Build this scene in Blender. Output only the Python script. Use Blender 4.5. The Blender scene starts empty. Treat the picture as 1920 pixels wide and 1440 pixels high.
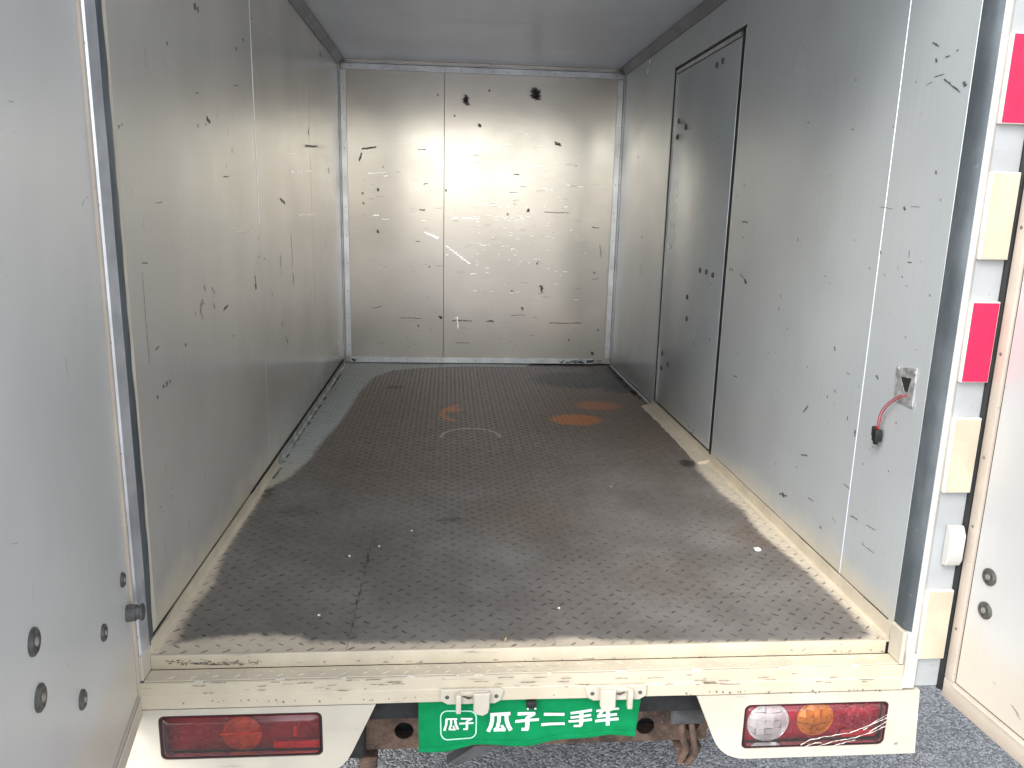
import bpy, bmesh, math, random
import numpy as np
from mathutils import Vector, Matrix
from mathutils import noise as mnoise

# ------------------------------------------------------------------ camera
F_PX, PITCH, YAW, ROLL = 1465.6614, 0.2204, 0.0837, 0.0246
CAM = np.array([0.573, -1.4097, 0.8603])
W, D, H = 1.5, 2.941, 1.597          # inside of the cargo box: width, depth, height (m)
GROUND = -0.74

sc = bpy.context.scene
col = sc.collection
cy, sy, cp, sp, cr, sr = (math.cos(YAW), math.sin(YAW), math.cos(PITCH), math.sin(PITCH), math.cos(ROLL), math.sin(ROLL))
FWD = np.array([sy*cp, cy*cp, -sp]); R0 = np.array([cy, -sy, 0.0]); U0 = np.cross(R0, FWD)
RIGHT = cr*R0 + sr*U0; UP = -sr*R0 + cr*U0
cam_d = bpy.data.cameras.new('camera'); cam = bpy.data.objects.new('camera', cam_d); col.objects.link(cam)
cam_d.sensor_fit = 'HORIZONTAL'; cam_d.sensor_width = 36.0; cam_d.lens = 36.0*F_PX/1920.0
cam_d.clip_start = 0.02; cam_d.clip_end = 2000
cam.matrix_world = Matrix([[RIGHT[i], UP[i], -FWD[i], CAM[i]] for i in range(3)] + [[0, 0, 0, 1]])
sc.camera = cam

# ------------------------------------------------------------------ light
SUN_AZ, SUN_EL = math.radians(40), math.radians(46)     # azimuth measured from straight behind the truck towards its left
to_sun = Vector((-math.sin(SUN_AZ)*math.cos(SUN_EL), -math.cos(SUN_AZ)*math.cos(SUN_EL), math.sin(SUN_EL)))
world = bpy.data.worlds.new('World'); sc.world = world; world.use_nodes = True
wn = world.node_tree.nodes; wl = world.node_tree.links
bg = wn['Background']
sky = wn.new('ShaderNodeTexSky'); sky.sky_type = 'NISHITA'; sky.sun_disc = False
sky.sun_elevation = SUN_EL; sky.sun_rotation = math.atan2(to_sun.x, to_sun.y)
sky.dust_density = 1.2; sky.air_density = 1.0; sky.ozone_density = 1.0
hs = wn.new('ShaderNodeHueSaturation'); hs.inputs['Saturation'].default_value = .36      # thin high overcast: a whiter sky
wl.new(sky.outputs['Color'], hs.inputs['Color']); wl.new(hs.outputs['Color'], bg.inputs['Color']); bg.inputs['Strength'].default_value = 0.15
sd = bpy.data.lights.new('sun', 'SUN'); sd.energy = 0.65; sd.angle = math.radians(26); sd.color = (1.0, 0.97, 0.93)
so = bpy.data.objects.new('sun', sd); col.objects.link(so)
so.rotation_euler = (-to_sun).to_track_quat('-Z', 'Y').to_euler()
sc.view_settings.view_transform = 'Standard'; sc.view_settings.look = 'None'
sc.view_settings.gamma = 1.0; sc.view_settings.use_curve_mapping = False
sc.view_settings.exposure = 1.8
sc.cycles.max_bounces = 8; sc.cycles.diffuse_bounces = 4; sc.cycles.glossy_bounces = 4; sc.cycles.transparent_max_bounces = 8

random.seed(11); rng = np.random.default_rng(5)

# ------------------------------------------------------------------ pixel -> point on a plane of the truck
def un(u, v, ax, val):
    d = FWD + RIGHT*(u-960)/F_PX - UP*(v-720)/F_PX
    return CAM + d*((val-CAM[ax])/d[ax])

# ------------------------------------------------------------------ materials
class NT:
    def __init__(s, name):
        s.m = bpy.data.materials.new(name); s.m.use_nodes = True
        s.n = s.m.node_tree.nodes; s.l = s.m.node_tree.links; s.b = s.n['Principled BSDF']; s.out = s.n['Material Output']
        s.tc = s.n.new('ShaderNodeTexCoord').outputs['Object']
    def set(s, **k):
        for a, v in k.items():
            i = s.b.inputs[a.replace('_', ' ')]
            if hasattr(v, 'is_linked'): s.l.new(v, i)
            else: i.default_value = (*v, 1) if isinstance(v, tuple) and len(v) == 3 else v
        return s
    def link(s, a, b):
        if hasattr(a, 'is_linked'): s.l.new(a, b)
        else: b.default_value = (*a, 1) if isinstance(a, tuple) and len(a) == 3 and len(b.default_value) == 4 else a
    def mapping(s, scale=(1, 1, 1), loc=(0, 0, 0), rot=(0, 0, 0)):
        m = s.n.new('ShaderNodeMapping'); s.l.new(s.tc, m.inputs[0])
        m.inputs['Scale'].default_value = scale; m.inputs['Location'].default_value = loc; m.inputs['Rotation'].default_value = rot
        return m.outputs[0]
    def noise(s, scale, detail=4, rough=.55, vec=None, dist=0):
        t = s.n.new('ShaderNodeTexNoise'); s.l.new(vec if vec is not None else s.tc, t.inputs['Vector'])
        t.inputs['Scale'].default_value = scale; t.inputs['Detail'].default_value = detail
        t.inputs['Roughness'].default_value = rough; t.inputs['Distortion'].default_value = dist
        return t.outputs['Fac']
    def vor(s, scale, vec=None, feat='F1', out='Distance'):
        t = s.n.new('ShaderNodeTexVoronoi'); t.feature = feat; s.l.new(vec if vec is not None else s.tc, t.inputs['Vector'])
        t.inputs['Scale'].default_value = scale; return t.outputs[out]
    def ramp(s, x, a, b, lo=0., hi=1.):
        t = s.n.new('ShaderNodeMapRange'); t.interpolation_type = 'SMOOTHSTEP'; s.link(x, t.inputs[0])
        t.inputs[1].default_value = a; t.inputs[2].default_value = b; t.inputs[3].default_value = lo; t.inputs[4].default_value = hi
        return t.outputs[0]
    def math(s, op, a, b=0., c=0.):
        t = s.n.new('ShaderNodeMath'); t.operation = op
        for i, x in enumerate((a, b, c)): s.link(x, t.inputs[i])
        return t.outputs[0]
    def mix(s, f, a, b, mode='MIX'):
        t = s.n.new('ShaderNodeMix'); t.data_type = 'RGBA'; t.blend_type = mode
        s.link(f, t.inputs[0]); s.link(a, t.inputs[6]); s.link(b, t.inputs[7]); return t.outputs[2]
    def sep(s, v=None):
        t = s.n.new('ShaderNodeSeparateXYZ'); s.l.new(v if v is not None else s.tc, t.inputs[0]); return t.outputs
    def attr(s, name):
        t = s.n.new('ShaderNodeAttribute'); t.attribute_name = name; return t.outputs['Fac']
    def bump(s, h, strength=.3, dist=.002):
        t = s.n.new('ShaderNodeBump'); t.inputs['Strength'].default_value = strength; t.inputs['Distance'].default_value = dist
        s.l.new(h, t.inputs['Height']); s.l.new(t.outputs[0], s.b.inputs['Normal']); return t.outputs[0]

M = {}
def panel_mat(name, base, metal, rough, dirt=1.0, low=0.0, horiz=False):
    """painted / brushed sheet metal of the box lining"""
    t = NT(name)
    blot = t.noise(2.3, 3, .5)
    c = t.mix(t.ramp(blot, .3, .7), tuple(x*.93 for x in base), tuple(min(1, x*1.05) for x in base))
    streak = t.noise(1, 2, .6, t.mapping((3, 3, 3) if horiz is None else (6, 6, 150) if horiz else (150, 150, 3)))
    c = t.mix(t.math('MULTIPLY', t.ramp(streak, .45, .75), .10*dirt), c, (.22, .20, .17))
    area = t.ramp(t.noise(1.7, 2, .5, t.mapping((1, 1, 1), (3, 1, 7))), .42, .68)
    speck = t.ramp(t.noise(70, 2, .6, t.mapping((1, 1, .55))), .70, .76)
    c = t.mix(t.math('MULTIPLY', t.math('MULTIPLY', speck, area), .6*dirt), c, (.10, .09, .075))
    fleck = t.ramp(t.noise(24, 3, .7, t.mapping((1, 1, .7), (9, 2, 4))), .73, .80)
    c = t.mix(t.math('MULTIPLY', fleck, .5*dirt), c, (.09, .085, .075))
    z = t.sep()[2]; y = t.sep()[1]
    met = metal
    if low:
        n = t.noise(7, 4, .6)
        zz = t.math('SUBTRACT', z, t.math('MULTIPLY', n, .13))
        f = t.math('MULTIPLY', t.ramp(zz, .06, -.05), t.ramp(y, 1.9, .5))
        f = t.math('MULTIPLY', f, low)
        c = t.mix(f, c, (.62, .52, .36)); met = t.math('MULTIPLY', t.math('SUBTRACT', 1., f), metal)
        g = t.math('MULTIPLY', t.ramp(zz, .12, -.02), t.ramp(y, 1.0, 2.4))
        c = t.mix(t.math('MULTIPLY', g, .45), c, (.13, .12, .09))
    r = t.math('ADD', t.math('MULTIPLY', t.noise(5, 2, .6), .14), rough-.07)
    t.set(Base_Color=c, Metallic=met, Roughness=r if horiz is not None else rough, Specular_IOR_Level=.4)
    hgt = t.math('ADD', t.math('MULTIPLY', streak, .25), t.noise(3.1, 2, .5))
    if horiz is not None: t.bump(hgt, .04, .006)
    M[name] = t.m
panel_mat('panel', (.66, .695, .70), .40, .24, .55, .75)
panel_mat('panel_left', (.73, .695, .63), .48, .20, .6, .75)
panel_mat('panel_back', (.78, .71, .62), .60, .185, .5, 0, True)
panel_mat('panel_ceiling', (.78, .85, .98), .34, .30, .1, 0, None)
panel_mat('panel_door', (.60, .595, .575), .10, .34, .25, .45)
panel_mat('panel_side_door', (.60, .64, .65), .38, .30, .5, .5)

def cream(name, base=(.63, .55, .415), wear=1.0):
    t = NT(name)
    c = t.mix(t.ramp(t.noise(9, 3), .35, .65), base, tuple(x*.88 for x in base))
    st = t.ramp(t.noise(1, 5, .7, t.mapping((9, 60, 90))), .60, .72)
    c = t.mix(t.math('MULTIPLY', st, .55*wear), c, (.20, .18, .15))
    sp_ = t.ramp(t.noise(85, 3, .7), .69, .76)
    c = t.mix(t.math('MULTIPLY', sp_, .7*wear), c, (.10, .085, .07))
    ru = t.ramp(t.noise(22, 4, .7, t.mapping((1, 1, 1), (5, 5, 5))), .70, .77)
    c = t.mix(t.math('MULTIPLY', ru, .6*wear), c, (.25, .14, .07))
    t.set(Base_Color=c, Roughness=.48, Specular_IOR_Level=.4)
    t.bump(t.math('ADD', t.noise(40, 4), t.math('MULTIPLY', t.noise(6, 3), 1.6)), .22, .0025)
    M[name] = t.m
cream('cream_paint'); cream('cream_clean', (.60, .545, .445), .6); cream('rim_paint', (.58, .50, .415), .5)
cream('post_paint', (.58, .565, .525), .7); cream('post_grey', (.42, .435, .44), .7)

def simple(name, base, rough=.5, metal=0., var=.12, scale=20, bump=.1, dist=.001, **k):
    t = NT(name)
    c = t.mix(t.ramp(t.noise(scale, 4), .3, .7), tuple(x*(1-var) for x in base), tuple(min(1, x*(1+var)) for x in base))
    t.set(Base_Color=c, Roughness=rough, Metallic=metal, **k)
    if bump: t.bump(t.noise(scale*4, 3), bump, dist)
    M[name] = t.m
simple('black_rubber', (.012, .012, .013), .6, var=.3)
simple('gap_dark', (.015, .015, .014), .85, var=.3)
simple('gasket', (.05, .055, .06), .55, var=.2)
simple('washer', (.13, .13, .12), .45, .6, .25, 90)
simple('washer_dot', (.42, .40, .37), .4, .7, .2, 90)
simple('aluminium', (.72, .72, .72), .30, .85, .15, 8)
simple('rivet', (.32, .31, .29), .4, .7, .2, 60)
simple('chassis_black', (.016, .016, .017), .7, 0, .5, 30)
simple('bracket_grey', (.09, .09, .09), .6, .2, .4, 18)
simple('tyre', (.02, .02, .02), .85, 0, .3, 30)
simple('connector', (.012, .012, .012), .4)
simple('screw', (.75, .75, .74), .3, .8, .1, 60)
simple('red_wire', (.36, .03, .05), .35, var=.08, bump=0)
simple('chip', (.85, .83, .78), .7, var=.1, scale=200)
simple('straw', (.55, .38, .18), .7, var=.3, scale=200)
simple('outlet_metal', (.40, .40, .39), .45, .35, .4, 60, .4)
simple('trim_grey', (.46, .46, .42), .5, .3, .35, 14)
simple('trim_dark', (.26, .275, .315), .45, .4, .15, 8)
simple('lamp_rim', (.030, .010, .013), .35)
simple('lamp_red', (.42, .012, .04), .30, 0, .2, 60, .25, .002)
simple('lamp_red_dark', (.22, .006, .032), .35, 0, .3, 14, .1, .002)
simple('lamp_red_bright', (.60, .012, .03), .25, 0, .15, 60, .3, .002)
simple('lamp_white', (.96, .95, .91), .18, .3, .1, 30, .0)
simple('lamp_orange', (.78, .25, .03), .22, .15, .15, 40, .0)
simple('lamp_orange_dull', (.50, .19, .045), .4, 0, .25, 60, .2)
simple('reflector_red', (.72, .015, .075), .25, 0, .06, 40, .05)
simple('reflector_cream', (.56, .475, .355), .3, 0, .10, 12, .05)
simple('reflector_edge', (.80, .74, .66), .35, 0, .06, 40, 0)

t = NT('steel_strip')       # galvanised reveal of the rear frame
sp_ = t.ramp(t.noise(55, 5, .75), .60, .70)
c = t.mix(t.ramp(t.noise(7, 4, .6, t.mapping((1, 1, .5))), .35, .7), (.10, .118, .128), (.19, .215, .23))
c = t.mix(t.math('MULTIPLY', sp_, .35), c, (.30, .32, .34))
t.set(Base_Color=c, Metallic=.4, Roughness=.40); t.bump(t.noise(60, 3), .15, .002); M['steel_strip'] = t.m
t = NT('steel_bright')
c = t.mix(t.ramp(t.noise(5, 4, .6), .3, .7), (.50, .51, .53), (.86, .865, .875))
t.set(Base_Color=c, Metallic=.6, Roughness=.30); t.bump(t.noise(14, 3), .2, .004); M['steel_bright'] = t.m

t = NT('rusty_steel')
c = t.mix(t.ramp(t.noise(16, 6, .7), .35, .65), (.055, .035, .026), (.17, .105, .075))
c = t.mix(t.ramp(t.noise(120, 3, .7), .6, .75), c, (.30, .22, .17))
t.set(Base_Color=c, Roughness=.85); t.bump(t.noise(90, 4), .5, .002); M['rusty_steel'] = t.m

# tread-plate floor: stains come from vertex attributes broken up by noise
t = NT('tread_plate')
n1 = t.noise(3.2, 5, .6); n2 = t.noise(38, 5, .65); n3 = t.noise(140, 3, .6)
c = t.mix(t.ramp(n1, .35, .68), (.160, .142, .126), (.235, .217, .196))
brown = t.attr('brown')
c = t.mix(t.ramp(t.math('ADD', brown, t.math('MULTIPLY', t.math('SUBTRACT', n2, .5), .9)), .10, 1.0, 0, .9), c, (.150, .098, .068))
c = t.mix(t.math('MULTIPLY', t.ramp(n2, .52, .70), .35), c, (.085, .072, .062))
c = t.mix(t.math('MULTIPLY', t.ramp(t.noise(1, 4, .7, t.mapping((26, 130, 1), rot=(0, 0, .5))), .60, .72), .30), c, (.34, .31, .28))
c = t.mix(t.math('MULTIPLY', t.ramp(n3, .66, .74), .4), c, (.30, .27, .23))
bl = t.attr('oil')
c = t.mix(t.ramp(t.math('ADD', bl, t.math('MULTIPLY', t.math('SUBTRACT', n2, .5), .8)), .35, .85, 0, .85), c, (.022, .021, .020))
rs = t.attr('rust')
rf = t.ramp(t.math('ADD', rs, t.math('MULTIPLY', t.math('SUBTRACT', n2, .5), .75)), .35, .8, 0, .95)
c = t.mix(rf, c, t.mix(n3, (.58, .19, .035), (.42, .12, .025)))
ye = t.attr('moss')
c = t.mix(t.ramp(t.math('ADD', ye, t.math('MULTIPLY', t.math('SUBTRACT', n2, .5), .8)), .4, .9, 0, .7), c, (.28, .24, .06))
pa = t.attr('pale'); wm = t.attr('warm')
pf = t.ramp(t.math('ADD', pa, t.math('MULTIPLY', t.math('SUBTRACT', n2, .5), .45)), .34, .70, 0, 1)
scr = t.ramp(t.noise(1, 5, .7, t.mapping((16, 70, 1))), .52, .70)
pc = t.mix(wm, (.52, .54, .50), (.62, .53, .40))
pc = t.mix(t.math('MULTIPLY', scr, t.math('SUBTRACT', .75, t.math('MULTIPLY', wm, .45))), pc, (.16, .15, .13))
pf = t.math('MULTIPLY', pf, .95)
c = t.mix(pf, c, pc)
lug = t.attr('lug')
c = t.mix(lug, c, t.mix(1.0, c, (.20, .19, .185), 'MULTIPLY'))
t.set(Base_Color=c, Metallic=t.math('MULTIPLY', t.math('SUBTRACT', 1., t.math('MAXIMUM', pf, rf)), .10),
      Roughness=t.math('ADD', t.math('MULTIPLY', n2, .25), .36), Specular_IOR_Level=.45)
t.bump(t.math('ADD', n2, t.math('MULTIPLY', n1, 1.5)), .18, .003); M['tread_plate'] = t.m

# scuffs: dark or bright marks whose edge is broken up by noise
def scuff(name, colr, metal, rough, strength):
    t = NT(name); a = t.attr('core')
    n = t.noise(160, 3, .7)
    al = t.math('MULTIPLY', t.ramp(t.math('ADD', t.math('MULTIPLY', a, 1.15), t.math('SUBTRACT', n, .5)), .15, .78), strength)
    t.set(Base_Color=colr, Metallic=metal, Roughness=rough, Alpha=al); M[name] = t.m
scuff('scuff_dark', (.070, .064, .058), 0, .7, .78)
scuff('scuff_faint', (.14, .13, .115), 0, .65, .42)
scuff('scuff_bright', (1., .98, .95), .95, .28, .95)
scuff('rust_flake', (.17, .13, .095), 0, .8, .7)

t = NT('green_cloth')
w1 = t.n.new('ShaderNodeTexWave'); w1.inputs['Scale'].default_value = 260; w1.bands_direction = 'X'; t.l.new(t.tc, w1.inputs[0])
w2 = t.n.new('ShaderNodeTexWave'); w2.inputs['Scale'].default_value = 260; w2.bands_direction = 'Z'; t.l.new(t.tc, w2.inputs[0])
c = t.mix(t.ramp(t.noise(30, 3), .3, .7), (.002, .21, .068), (.003, .25, .084))
t.set(Base_Color=c, Roughness=.85, Specular_IOR_Level=.15)
t.bump(t.math('ADD', t.math('ADD', w1.outputs['Fac'], w2.outputs['Fac']), t.math('MULTIPLY', t.noise(25, 3), 3)), .25, .001); M['green_cloth'] = t.m
simple('print_white', (.74, .82, .78), .7, 0, .06, 60, .1)
simple('print_pale_green', (.42, .76, .58), .7, 0, .06, 60, .1)

def clear(name, tint, gloss_rough, extra=0.0):
    t = NT(name); t.n.remove(t.b)
    tr = t.n.new('ShaderNodeBsdfTransparent'); tr.inputs[0].default_value = (*tint, 1)
    gl = t.n.new('ShaderNodeBsdfGlossy'); gl.inputs['Roughness'].default_value = gloss_rough
    fr = t.n.new('ShaderNodeFresnel'); fr.inputs[0].default_value = 1.5
    bp = t.n.new('ShaderNodeBump'); bp.inputs['Strength'].default_value = .12; bp.inputs['Distance'].default_value = .002
    t.l.new(t.noise(45, 3), bp.inputs['Height']); t.l.new(bp.outputs[0], gl.inputs['Normal']); t.l.new(bp.outputs[0], fr.inputs['Normal'])
    mx = t.n.new('ShaderNodeMixShader')
    t.l.new(t.math('ADD', fr.outputs[0], extra), mx.inputs[0]); t.l.new(tr.outputs[0], mx.inputs[1]); t.l.new(gl.outputs[0], mx.inputs[2])
    # settled dust
    df = t.n.new('ShaderNodeBsdfDiffuse'); df.inputs[0].default_value = (.42, .36, .32, 1)
    m2 = t.n.new('ShaderNodeMixShader'); t.l.new(t.ramp(t.noise(150, 4, .7), .45, .75, .02, .16), m2.inputs[0])
    t.l.new(mx.outputs[0], m2.inputs[1]); t.l.new(df.outputs[0], m2.inputs[2])
    t.l.new(m2.outputs[0], t.out.inputs[0]); M[name] = t.m
clear('lens_clear', (.98, .93, .93), .12, .03)
clear('lens_red', (.92, .42, .44), .16, .03)
clear('lens_film', (.95, .95, .95), .2, .05)

t = NT('asphalt')
v = t.vor(130); vc = t.vor(130, None, 'F1', 'Color'); n = t.noise(1.2, 4)
vs = t.n.new('ShaderNodeSeparateColor'); t.l.new(vc, vs.inputs[0])
c = t.mix(t.ramp(vs.outputs[0], 0, 1), (.20, .195, .19), (.54, .53, .52))
c = t.mix(t.ramp(t.noise(120, 3, .7), .53, .64), c, (.07, .07, .072))
c = t.mix(t.ramp(t.noise(140, 2, .6, t.mapping((1, 1, 1), (7, 3, 1))), .62, .72), c, (.58, .58, .59))
c = t.mix(t.math('MULTIPLY', t.ramp(n, .4, .7), .35), c, (.20, .20, .20))
t.set(Base_Color=c, Roughness=.82); t.bump(t.math('SUBTRACT', t.noise(75, 4, .7), v), .9, .012); M['asphalt'] = t.m
simple('gravel', (.28, .28, .283), .85, 0, .5, 60, .3)

# ------------------------------------------------------------------ mesh builder
ROOT = None
class MB:
    def __init__(s): s.bm = bmesh.new()
    def box(s, x0, x1, y0, y1, z0, z1, bev=0, seg=2, mtx=None):
        vs = [s.bm.verts.new((x, y, z)) for x in (x0, x1) for y in (y0, y1) for z in (z0, z1)]
        F = [(0, 1, 3, 2), (4, 6, 7, 5), (0, 4, 5, 1), (2, 3, 7, 6), (0, 2, 6, 4), (1, 5, 7, 3)]
        fs = [s.bm.faces.new([vs[i] for i in f]) for f in F]
        if bev:
            es = list({e for f in fs for e in f.edges})
            r = bmesh.ops.bevel(s.bm, geom=es, offset=bev, segments=seg, affect='EDGES', profile=.5)
            vs = list({v for f in r['faces'] for v in f.verts} | {v for v in vs if v.is_valid})
        if mtx is not None:
            for v in vs: v.co = mtx @ v.co
        return s
    def prism(s, pts, axis, a, b, bev=0):
        """polygon pts (2D) in the plane normal to axis, from a to b"""
        def P(p, c):
            q = list(p); q.insert(axis, c); return q
        A = [s.bm.verts.new(P(p, a)) for p in pts]; B = [s.bm.verts.new(P(p, b)) for p in pts]
        fs = [s.bm.faces.new(A), s.bm.faces.new(B[::-1])]
        n = len(pts)
        for i in range(n): fs.append(s.bm.faces.new((A[i], B[i], B[(i+1) % n], A[(i+1) % n])))
        if bev:
            es = list({e for f in fs[:2] for e in f.edges})
            bmesh.ops.bevel(s.bm, geom=es, offset=bev, segments=1, affect='EDGES')
        return s
    def holed(s, outer, holes, axis, a, b):
        """plate with holes; both faces plus all rims"""
        def P(p, c):
            q = list(p); q.insert(axis, c); return q
        for c in (a, b):
            es = []
            for lp in [outer]+holes:
                vs = [s.bm.verts.new(P(p, c)) for p in lp]
                es += [s.bm.edges.new((vs[i], vs[(i+1) % len(vs)])) for i in range(len(vs))]
            bmesh.ops.triangle_fill(s.bm, edges=es, use_beauty=True, use_dissolve=False)
        for lp in [outer]+holes:
            A = [s.bm.verts.new(P(p, a)) for p in lp]; B = [s.bm.verts.new(P(p, b)) for p in lp]
            for i in range(len(lp)):
                j = (i+1) % len(lp); s.bm.faces.new((A[i], A[j], B[j], B[i]))
        return s
    def disc(s, c, nrm, r, h, n=20, dome=0., inset=.75):
        """washer / rivet: short cylinder along nrm with a shouldered top"""
        nrm = Vector(nrm).normalized(); a = nrm.orthogonal().normalized(); b = nrm.cross(a); c = Vector(c)
        rings = [(r, 0), (r, h*.6), (r*inset, h)]
        prev = None
        for rr, hh in rings:
            cur = [s.bm.verts.new(c+nrm*hh+a*(rr*math.cos(2*math.pi*i/n))+b*(rr*math.sin(2*math.pi*i/n))) for i in range(n)]
            if prev:
                for i in range(n): s.bm.faces.new((prev[i], prev[(i+1) % n], cur[(i+1) % n], cur[i]))
            prev = cur
        top = s.bm.verts.new(c+nrm*(h+dome))
        for i in range(n): s.bm.faces.new((prev[i], prev[(i+1) % n], top))
        return s
    def tube(s, pts, r, n=8, cap=True):
        pts = [Vector(p) for p in pts]; rings = []
        up = Vector((.3, .5, .8)).normalized()
        for i, p in enumerate(pts):
            tg = (pts[min(i+1, len(pts)-1)]-pts[max(i-1, 0)]).normalized()
            a = tg.cross(up).normalized(); b = tg.cross(a)
            rr = r[i] if isinstance(r, (list, tuple)) else r
            rings.append([s.bm.verts.new(p+a*rr*math.cos(2*math.pi*k/n)+b*rr*math.sin(2*math.pi*k/n)) for k in range(n)])
        for A, B in zip(rings, rings[1:]):
            for k in range(n): s.bm.faces.new((A[k], A[(k+1) % n], B[(k+1) % n], B[k]))
        if cap: s.bm.faces.new(rings[0][::-1]); s.bm.faces.new(rings[-1])
        return s
    def build(s, name, mat, parent=None, smooth=True, mtx=None):
        if mtx is not None: s.bm.transform(mtx)
        bmesh.ops.remove_doubles(s.bm, verts=s.bm.verts, dist=1e-6)
        bmesh.ops.recalc_face_normals(s.bm, faces=s.bm.faces)
        me = bpy.data.meshes.new(name); s.bm.to_mesh(me); s.bm.free()
        return link(name, me, mat, parent, smooth)

def link(name, me, mat, parent=None, smooth=True):
    me.materials.append(M[mat] if isinstance(mat, str) else mat)
    if smooth and len(me.polygons):
        me.polygons.foreach_set('use_smooth', [True]*len(me.polygons))
        me.set_sharp_from_angle(angle=math.radians(32))
    o = bpy.data.objects.new(name, me); col.objects.link(o)
    if parent is not None:
        o.parent = parent
        o.matrix_parent_inverse = Matrix.Translation(-ROOT.location)
        if parent is not ROOT: o.matrix_parent_inverse = Matrix.Identity(4)
    return o

def tag(o, label=None, cat=None, group=None, kind=None):
    for k, v in (('label', label), ('category', cat), ('group', group), ('kind', kind)):
        if v: o[k] = v
    return o

# ================================================================== the setting
m = MB()
n = 24
for i in range(n+1):
    for j in range(n+1):
        f = lambda k: math.copysign(abs(2*k/n-1)**3*300, 2*k/n-1)
        m.bm.verts.new((f(i)+.75, f(j), GROUND))
m.bm.verts.ensure_lookup_table()
for i in range(n):
    for j in range(n):
        a = i*(n+1)+j; m.bm.faces.new([m.bm.verts[k] for k in (a, a+n+1, a+n+2, a+1)])
tag(m.build('road', 'asphalt'), kind='structure')

# ================================================================== the truck
ROOT = bpy.data.objects.new('cargo_truck', None); col.objects.link(ROOT)
ROOT.location = (W/2, 1.2, GROUND); ROOT.empty_display_size = .3
tag(ROOT, 'small cream box truck seen from behind, both rear doors open on its empty cargo box', 'truck')
T = ROOT

# ---- floor -----------------------------------------------------------------
def sdist(P, poly):
    """signed distance of points P (n,2) to polygon, positive outside"""
    poly = np.asarray(poly); d = np.full(len(P), 1e9); ins = np.zeros(len(P), bool)
    for i in range(len(poly)):
        a = poly[i]; b = poly[(i+1) % len(poly)]; e = b-a
        w = P-a; tt = np.clip((w@e)/max(e@e, 1e-12), 0, 1)
        d = np.minimum(d, np.hypot(*(w-tt[:, None]*e).T))
        c = ((a[1] > P[:, 1]) != (b[1] > P[:, 1]))
        with np.errstate(divide='ignore', invalid='ignore'):
            ins ^= c & (P[:, 0] < (b[0]-a[0])*(P[:, 1]-a[1])/(b[1]-a[1]+1e-15)+a[0])
    return np.where(ins, -d, d)
fl = lambda u, v: un(u, v, 2, 0.0)[:2]
DARK = [fl(*p) for p in [(330, 1205), (345, 1168), (372, 1128), (402, 1096), (420, 1040), (455, 985), (500, 918), (545, 893), (580, 862), (605, 828),
        (636, 795), (660, 760), (676, 733), (700, 708), (735, 694), (790, 689), (870, 687), (985, 687)]]
DARK += [(W*.72, D+.1), (W+.1, D+.1), (W+.1, 1.95), (W-.03, 1.9), (W-.04, 1.2)]
DARK += [fl(*p) for p in [(1306, 878), (1350, 923), (1392, 955), (1425, 1000), (1492, 1055), (1530, 1088), (1567, 1122), (1602, 1155), (1632, 1190),
        (1585, 1199), (1480, 1200), (1300, 1202), (1130, 1199), (1098, 1194), (1062, 1193), (1030, 1199), (800, 1203), (640, 1203), (580, 1202), (565, 1190), (480, 1188), (400, 1194)]]
def rings(P, c, r, w): return np.clip(1-np.abs(np.hypot(*(P-c).T)-r)/w, 0, 1)
def ell(P, c, rx, ry): return np.clip(1.6*(1-np.hypot((P[:, 0]-c[0])/rx, (P[:, 1]-c[1])/ry)), 0, 1)
def floor_attrs(P):
    A = {}
    s = sdist(P, DARK)
    A['pale'] = np.clip(.5+s/.075, 0, 1)
    A['warm'] = np.clip(np.maximum((1.35-P[:, 1])/.5, (P[:, 0]-1.2)/.1), 0, 1)*np.where(P[:, 0] > 1.1, .8, 1)
    c1 = fl(1080, 786); c2 = fl(882, 818); c3 = fl(905, 775)
    A['rust'] = np.maximum.reduce([ell(P, c1, .15, .12)*1.25, ell(P, fl(1120, 760), .20, .16)*.66,
        rings(P, c3, np.hypot(*(fl(832, 770)-c3)), .035)*np.where(P[:, 0] < fl(860, 770)[0], .9, .35)*(P[:, 1] > c3[1]-.12),
        ell(P, fl(1330, 884), .05, .03)*.7, ell(P, fl(848, 768), .07, .06)*.85])
    rr = np.hypot(*(fl(828, 820)-c2))
    A['pale'] = np.maximum(A['pale'], rings(P, c2, rr, .026)*(P[:, 1] > c2[1]-.02)*.62); A['warm'] = np.maximum(A['warm'], rings(P, c2, rr, .03))
    A['oil'] = np.maximum.reduce([ell(P, fl(1080, 712), .34, .30)*1.1, ell(P, (W-.05, 2.55), .25, .5), ell(P, fl(740, 726), .08, .07)*.8,
        ell(P, fl(560, 958), .14, .08)*.5, ell(P, fl(850, 975), .1, .05)*.55, ell(P, (.02, 1.1), .05, .5)*.8, ell(P, fl(1288, 868), .05, .06)*.9,
        ell(P, fl(540, 1020), .18, .25)*.38, ell(P, (W*.8, D), .5, .10)*1.1])
    A['brown'] = np.clip(np.maximum.reduce([(P[:, 1]-.45)/1.2*.8, ell(P, fl(1420, 1005), .12, .14)*.55, ell(P, fl(760, 850), .5, .7)*.7, ell(P, fl(980, 960), .3, .35)*.5, ell(P, fl(1250, 1080), .2, .2)*.45]), 0, 1)
    A['moss'] = ell(P, fl(690, 688), .16, .14)
    return A
def put_attrs(me, A):
    for k, v in A.items():
        a = me.attributes.new(k, 'FLOAT', 'POINT'); a.data.foreach_set('value', np.asarray(v, np.float32))
SEAM = float(fl(672, 1120)[0])
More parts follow.
